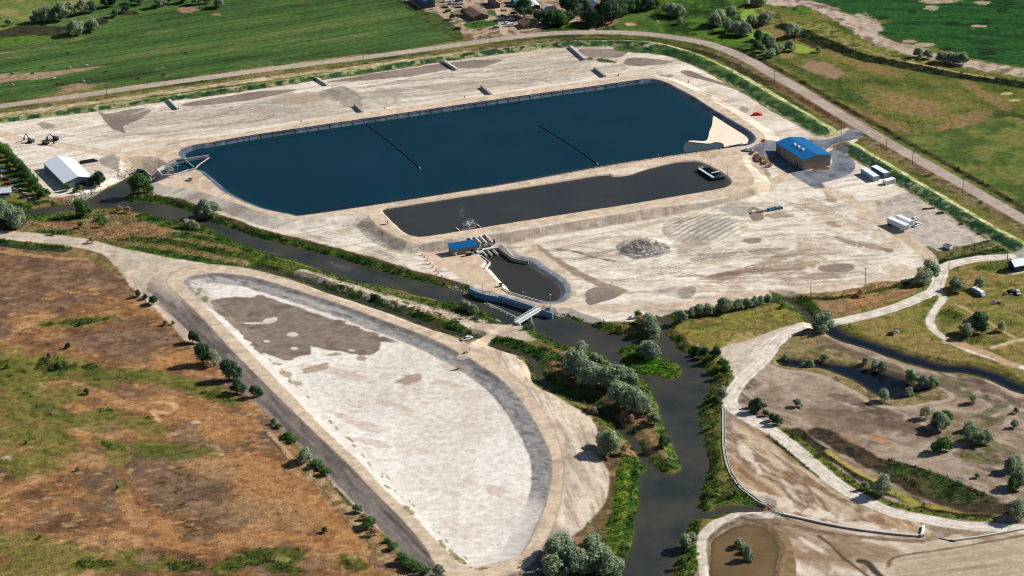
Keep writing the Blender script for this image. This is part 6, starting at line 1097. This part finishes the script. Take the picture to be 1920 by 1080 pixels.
# ---------------------------------------------------------------- trees
LM = {'silver': leafmat('silvery willow leaves', (148,162,130)), 'green': leafmat('green leaves', (84,118,58)), 'dark': leafmat('dark green leaves', (74,102,70)), 'shrub': leafmat('bright shrub leaves', (92,126,50)), 'dry': leafmat('dry brown twigs', (184,152,116)), 'pale': leafmat('pale sage leaves', (176,180,148))}
BARK = mat('bark', (96,84,72), .95, 0, .2, 4)
def crown_mesh(kind, seed, nq, low=0.12, spread=0.5):
    r = np.random.RandomState(seed); nl = r.randint(14, 22); L = []
    for i in range(nl):
        a = r.rand()*6.283; d = spread*(0.5+.32*r.rand())*r.rand()**.4*(1+.25*math.cos(2*a+seed)); z = low+0.18+(0.80-low-0.18)*r.rand()**0.8
        d *= (1.15-0.75*max(0, z-0.45)/0.4); L.append((d*math.cos(a), d*math.sin(a), z, r.uniform(.08,.19)))
    L.append((0,0,.78,.19)); L.append((0,0,.5,.26)); L = np.array(L)
    w_ = L[:, 3]**2; k = r.choice(len(L), nq, p=w_/w_.sum()); c = L[k]
    d = r.normal(size=(nq, 3)); d /= np.linalg.norm(d, axis=1)[:, None]; rad = c[:, 3]*(0.6+0.55*r.rand(nq))*(1+0.2*r.normal(size=nq))
    P = c[:, :3]+d*rad[:, None]; P[:, 2] = np.maximum(P[:, 2], low*.4+.03*r.rand(nq))
    nrm = d+r.normal(size=(nq, 3))*.55; nrm /= np.linalg.norm(nrm, axis=1)[:, None]
    t = np.cross(nrm, r.normal(size=(nq, 3))); t /= np.linalg.norm(t, axis=1)[:, None]; b = np.cross(nrm, t)
    s = (0.017+0.022*r.rand(nq))[:, None]
    q = np.stack([P-t*s-b*s*.7, P+t*s*1.1-b*s*.5, P+t*s*.8+b*s*.9, P-t*s*.9+b*s*.6], 1).reshape(-1, 3)
    lobe = r.uniform(.8, 1.22, len(L))[k]; cv = np.clip(lobe*(0.75+.5*r.rand(nq)), .4, 1.6); tint = np.stack([cv*(1+.06*r.normal(size=nq)), cv, cv*(1+.08*r.normal(size=nq))], 1)
    o = npmesh('crown', q, np.arange(nq*4).reshape(-1, 4), LM[kind], np.repeat(tint, 4, 0)); me = o.data; bpy.data.objects.remove(o); return me
def trunk_mesh(seed):
    r = random.Random(seed); b = MB().cyl((0,0,-.05),(.01,0,.34),.034,.022,7)
    for k in range(5):
        a = k*1.26+r.random(); h = r.uniform(.16,.34); e = (r.uniform(.16,.28)*math.cos(a), r.uniform(.16,.28)*math.sin(a), h+r.uniform(.2,.36)); b.cyl((0,0,h),e,.016,.006,5)
    b.cyl((.01,0,.33),(.02,.01,.72),.02,.006,5); o = b.build('trunk', BARK); me = o.data; bpy.data.objects.remove(o); return me
CRN = {}
for ki, kind in enumerate(LM):
    CRN[kind] = [crown_mesh(kind, 50*ki+i, 4200 if kind in ('silver','green','dark') else 2000, 0.02 if kind in ('shrub','dry') else .04, .62 if kind in ('shrub','dry') else .5) for i in range(4 if kind in ('silver',) else 3)]
TRK = [trunk_mesh(i) for i in range(4)]
ORD = ['leftmost','second from left','third from left','fourth from left','fifth from left','sixth from left','seventh from left','eighth from left','ninth from left','tenth from left','eleventh from left','twelfth from left','thirteenth from left']
KN = {'silver':'silvery willow tree','green':'green leafy tree','dark':'dark green tree','shrub':'bright green shrub','dry':'dry brown bush','pale':'pale sage coloured tree'}
tn = 0
def trees(phrase, items, group=None):
    global tn
    items = sorted(items, key=lambda q: q[0]); n = len(items)
    for i, it in enumerate(items):
        px, py, h = it[:3]; kind = it[3] if len(it) > 3 else 'silver'; wd = it[4] if len(it) > 4 else 1.15
        p = at(px, py); small = h < 4.5; nm = 'shrub' if (kind in ('shrub','dry') or small) else 'willow_tree' if kind in ('silver','pale') else 'leafy_tree'
        word = KN[kind].replace('tree', 'bush') if small else KN[kind]; size = 'tall ' if h >= 11 else ('little ' if h < 3.2 else '')
        o_ = ('rightmost' if i == n-1 and n > 2 else ORD[i] if i < 13 else 'second from right') if n > 1 else ''
        lab = size+word+', '+(o_+', ' if n > 1 else '')+phrase
        t = thing(nm, lab, 'shrub' if nm == 'shrub' else 'tree', (p.x, p.y, p.z-.1), random.random()*6.28, group or (('trees and shrubs '+phrase) if n > 1 else None))
        sx = h*wd*random.uniform(.92,1.08)
        c = link(bpy.data.objects.new('crown', CRN[kind][tn % len(CRN[kind])])); c.parent = t; c.scale = (sx, sx*random.uniform(.9,1.1), h*1.04)
        k = link(bpy.data.objects.new('trunk', TRK[tn % 4])); k.parent = t; k.scale = (h*1.1, h*1.1, h); tn += 1
trees('in the top left thicket beside the pasture', [(16,48,5),(70,42,9),(88,40,11),(113,38,12),(132,28,9),(156,26,10),(172,24,8,'dark'),(140,66,10),(152,62,8),(174,58,9)])
trees('in the shady line along the pasture top', [(198,14,8,'dark'),(215,32,5,'dark'),(212,12,8,'dark'),(237,22,7,'dark'),(248,6,6),(262,9,8),(300,14,9),(314,8,7,'dark'),(345,5,8,'dark'),(370,8,8),(392,6,6),(411,14,8)])
trees('around the farmyard cottage below the sheds', [(983,32,14,'dark'),(1010,45,9,'dark'),(1022,46,9,'dark'),(1034,47,9,'dark'),(1046,45,10,'green'),(1054,49,9,'green'),(1066,44,9,'dark'),(1002,50,6,'dark'),(870,28,5,'green'),(848,36,4,'green')])
trees('in the tall grove right of the cottage', [(1062,22,13,'dark'),(1076,34,14,'dark'),(1086,24,12,'dark'),(1097,42,7,'green'),(1108,45,11,'dark'),(1118,47,10,'green'),(1136,44,13,'dark'),(1147,44,16,'dark'),(1158,34,14,'dark'),(1142,22,14,'dark')])
trees('behind the small lawn at the top centre', [(1172,26,11,'dark'),(1184,22,10,'green'),(1194,20,10,'dark'),(1206,18,9,'green'),(1216,19,9,'dark'),(1230,14,8,'green'),(1250,27,8),(1262,31,9),(1270,30,8),(1276,32,8),(1276,46,5)])
trees('around the duckweed ponds at the top', [(1342,50,10),(1352,46,10),(1365,60,9),(1372,36,9),(1384,66,9),(1398,67,9),(1392,56,7),(1410,50,8),(1432,48,9),(1440,42,8),(1415,9,8),(1428,11,8)])
trees('between the duckweed ponds and reed ditch', [(1422,76,7,'dark'),(1436,84,7,'dark'),(1418,92,6,'dark'),(1430,98,5),(1446,88,7),(1452,102,7),(1462,100,6),(1446,108,6),(1481,96,7),(1485,71,10),(1494,66,7),(1534,98,4)])
trees('beside the pale wash below the crop field', [(1722,107,6),(1740,110,6),(1763,116,7),(1773,118,7),(1783,118,7),(1793,120,7),(1805,121,8)])
trees('near the warehouse and culvert', [(187,350,9.5,'dark',1.15),(260,361,12,'green',1.05),(276,358,7,'green'),(154,405,10,'green',1.1),(126,358,4.5,'shrub'),(150,359,4,'shrub'),(140,361,3,'shrub')])
trees('in the hedge along the left yard', [(3,286,5,'shrub'),(10,294,6,'green'),(18,303,7,'green'),(27,312,7,'green'),(35,320,7,'green'),(43,328,7,'dark'),(50,338,7,'green'),(57,347,7,'green'),(64,356,7,'green'),(72,366,7,'green'),(79,372,5,'dark'),(89,366,4,'shrub')])
trees('on the river bank at the left edge', [(6,415,12),(20,412,9),(31,426,11),(38,418,7)])
trees('on the river banks below the reservoir', [(385,410,11),(398,404,8),(376,406,7),(350,426,5,'pale'),(361,428,5,'pale'),(370,430,4,'pale')])
trees('on the scrubby ground left of the river', [(150,428,4,'shrub'),(172,455,3.5,'dry'),(224,398,4,'dry'),(240,399,4,'dry'),(100,440,3,'shrub'),(190,425,4,'shrub'),(188,414,3.5,'shrub')])
trees('on the short bank right before the footbridge', [(870,580,5),(878,583,5),(888,588,5),(905,596,4,'shrub'),(850,574,3,'shrub')])
trees('above the top of the dark slope', [(259,557,4,'dark'),(272,561,3,'dark'),(289,571,5,'dark'),(310,610,2.6,'shrub'),(324,608,2,'shrub')])
trees('in the row beside the dark slope', [(361,642,6.5,'dark'),(381,682,10.5,'dark',1.2),(402,684,8,'pale'),(430,712,10,'dark',1.2),(446,737,7,'dark'),(477,744,6,'dark'),(392,690,4,'dry')])
trees('scattered over the dry field on the left', [(152,610,2.6,'dark'),(129,653,3.2,'dark'),(91,671,2.6,'dark'),(109,692,4,'dark'),(162,738,3,'dark'),(50,833,2,'shrub'),(145,883,2,'shrub'),(220,917,1.8,'dark'),(609,998,2.6,'dark'),(14,690,2.5,'shrub'),(75,1010,2,'shrub')])
trees('in the brush pile by the blue roofed building', [(1412,288,2,'dry',2),(1420,294,2.2,'dry',2.2),(1428,300,2.4,'dry',2.2),(1436,306,2,'dry',2.4),(1444,312,2.2,'dry',2),(1418,302,1.6,'dry',2)])
trees('dotted down the middle dark slope edge', [(513,795,3,'shrub'),(522,802,2,'green',2.4),(541,820,2.6,'green',2.6),(549,828,2.2,'green',2.6),(572,866,7),(592,875,3.5,'green',2.0),(603,880,2.2,'green',2.4),(611,890,3.2,'green',2.0),])
trees('at the lower end of the dark slope', [(672,960,4),(684,974,3,'dry'),(692,988,4.6,'green',1.9),(702,1003,4,'dry'),(727,1017,2,'green',1.9),(737,1030,3,'green',1.9),(757,1056,4.4,'green',1.9),(778,1066,3.4,'green',2.4),(792,1077,4,'green',1.9),(822,1079,5)])
trees('in the willow thicket beside the river', [(1077,700,12),(1092,712,11),(1106,718,11),(1120,722,9),(1116,688,7),(1124,690,6),(1136,728,11),(1150,728,12),(1166,724,10),(1180,724,9),(1091,667,8,'silver',.9),(1070,682,6,'dry')])
trees('in the lower half of the willow thicket', [(1160,758,11),(1172,764,11),(1184,768,11),(1197,770,10),(1207,777,9),(1192,750,7),(1227,796,6),(1218,790,4,'dry'),(1184,792,4,'dry'),(1170,785,4,'dry'),(1115,776,3.5),(1105,772,3,'dry'),(1245,838,6,'green')])
trees('on the small green river island', [(1209,670,8),(1220,673,9),(1216,664,7)])
trees('on the green point north of the island', [(1215,612,7),(1220,622,8),(1228,634,7),(1200,606,4,'dry'),(1165,618,3,'dry')])
trees('in the hedge below the south sand road', [(1197,596,4,'shrub'),(1277,602,6),(1297,594,5),(1310,591,6),(1327,590,6),(1358,586,8),(1370,580,5),(1385,580,5.5),(1400,576,5),(1415,573,5),(1427,570,4.5),(1440,565,4),(1345,588,3,'shrub')])
trees('along the east bank opposite the island', [(1322,668,5,'dark'),(1342,671,6,'dark'),(1308,664,4,'dark'),(1355,690,5,'green'),(1360,702,5,'green'),(1355,747,6),(1346,760,4,'green'),(1338,800,3,'shrub'),(1300,680,2.5,'shrub')])
trees('beside the bend of the pale track', [(1420,772,7,'dark'),(1410,764,4,'dark'),(1457,796,5,'dark'),(1434,780,3,'dark'),(1495,762,4),(1448,790,4,'dark')])
trees('low on the east bank near the bottom', [(1287,1026,6),(1297,1018,5),(1380,928,3,'shrub'),(1300,1045,4,'shrub'),(1280,1060,4,'shrub')])
trees('on the west bank beside the striped sand', [(1134,852,10,'silver',.9),(1146,852,12,'silver',.9),(1128,838,7),(1172,852,5,'dry'),(1100,1022,3,'dry'),(996,620,5.5,'silver',.6)])
trees('in the big clump at the bottom centre', [(1045,1056,12),(1060,1044,11),(1066,1078,13),(1088,1082,12),(1112,1052,12),(1120,1074,13),(1140,1088,12),(1036,1086,11),(1152,1078,8)])
trees('in the brown water of the ringed pond', [(1387,1032,5.5),(1397,1042,4.5),(1402,1056,8,'silver',.8)])
trees('at the gravel junction and right edge track', [(1543,622,10.5,'silver',1.25),(1727,533,8,'pale'),(1742,522,10),(1736,530,8),(1790,541,7),(1835,541,6),(1797,548,6),(1800,536,5,'dry'),(1467,578,2.6,'shrub'),(1615,556,4,'dry')])
trees('on the meadow beside the rutted side track', [(1812,632,7),(1820,622,8),(1833,622,10,'dark'),(1842,612,7,'dark'),(1878,621,5.5,'pale'),(1672,628,2,'shrub')])
trees('around the dark backwater pond', [(1472,676,3.5),(1506,690,3),(1520,689,4.2),(1547,677,4),(1622,682,3.5),(1641,693,5),(1655,696,5),(1709,716,6.5),(1733,726,6),(1747,726,6),(1705,744,5),(1657,751,6),(1492,680,2,'shrub')])
trees('on the brown flats right of the pond', [(1737,784,6,'pale'),(1758,800,7,'green'),(1766,806,8),(1772,796,7,'green'),(1826,756,5,'pale'),(1815,808,5),(1902,802,4),(1905,775,3,'shrub')])
trees('on the lower flats above the pale track', [(1752,846,5,'pale'),(1762,848,7,'green'),(1772,846,7,'green'),(1822,828,8),(1838,834,6),(1852,830,7,'pale'),(1832,896,2.5),(1797,911,3)])
trees('in the bottom right willow group', [(1655,927,9.5),(1620,918,4),(1896,884,7),(1906,878,6),(1912,912,9),(1900,918,6,'green'),(1908,972,9),(1920,968,8)])

# ---------------------------------------------------------------- grass, reeds and weeds
def tufts(name, label, prob, dens, size, hgt, k, m_, tall=0.7, bri=1.25):
    d = prob*dens*DX*DY; cnt = rng.poisson(np.clip(d, 0, 6)); jj, ii = np.nonzero(cnt); c = cnt[jj, ii]; jj = np.repeat(jj, c); ii = np.repeat(ii, c); n = len(jj)
    x = xs[ii]+rng.rand(n)*DX; y = ys[jj]+rng.rand(n)*DY; ok = (x < X1-2) & (y < Y1-2); x, y, jj, ii = x[ok], y[ok], jj[ok], ii[ok]; n = len(x)
    z = Hat(x, y); hh = hgt*(0.25+1.5*ss(.35,.75,fbm(x, y, 4.5, 3, 301)))*(0.6+.8*rng.rand(n)); col = C[jj, ii]*bri
    P = np.stack([x, y, z], -1)[:, None, :]+rng.normal(size=(n, k, 3))*np.array([.38,.38,0])*size*1.3; P[..., 2] += hh[:, None]*rng.rand(n, k)
    nr = rng.normal(size=(n, k, 3))+np.array([0,0,tall]); nr /= np.linalg.norm(nr, axis=2, keepdims=True); t = np.cross(nr, rng.normal(size=(n, k, 3))); t /= np.linalg.norm(t, axis=2, keepdims=True); b = np.cross(nr, t)
    s = size*(0.45+.6*rng.rand(n, k, 1)); q = np.stack([P-t*s-b*s*.6, P+t*s-b*s*.5, P+t*s*.7+b*s*.7, P-t*s*.7+b*s*.6], 2).reshape(-1, 3)
    cc = np.repeat((col[:, None, :]*(0.7+.6*rng.rand(n, k, 1))).reshape(-1, 3), 4, 0)
    o = npmesh(name, q, np.arange(n*k*4).reshape(-1, 4), m_, cc); print(name, n*k)
    return tag(o, label, 'vegetation', kind='stuff')
LG = leafmat('grass blades', (255,255,255), .8)
gz = ((Z == 0) & (H > -2.15)).astype(np.float32); view = (np.abs(GX) < 232+0.135*(GY-Y0)+8)
fbt = ss(.40,.56,fbm(GX,GY,3.4,3,305)); isg = (C[..., 1] > C[..., 0]*1.08)
dryz = np.where((sdRV > -.4) | (sdD > -.4) | (sdRP > -.4) | (sdM > -.4), 0, 1)
tufts('bank_vegetation', 'lush green reeds and weeds along the river banks', (V > .93)*isg*gz*view*dryz*(0.25+.75*fbt), 1.3, .36, .8, 5, LG, .8, 1.25)
tufts('dry_grass', 'dry brown tufts and weeds over the fields and banks', (V > .45)*(~isg)*gz*view*dryz*fbt, .22, .30, .42, 3, LG, 1.2, 1.2)
tufts('dry_reeds', 'tan and rust coloured reeds on the strips beside the river', stripM*(~isg)*gz*view*dryz*(.3+.7*fbt), .5, .36, 1.2, 4, LG, .8, 1.15)
tufts('meadow_grass', 'olive meadow grass clumps on the fields', (V > .7)*(V <= .93)*isg*gz*view*dryz*fbt, .22, .36, .4, 3, LG, 1.2, 1.15)
print('objects', len(bpy.data.objects))
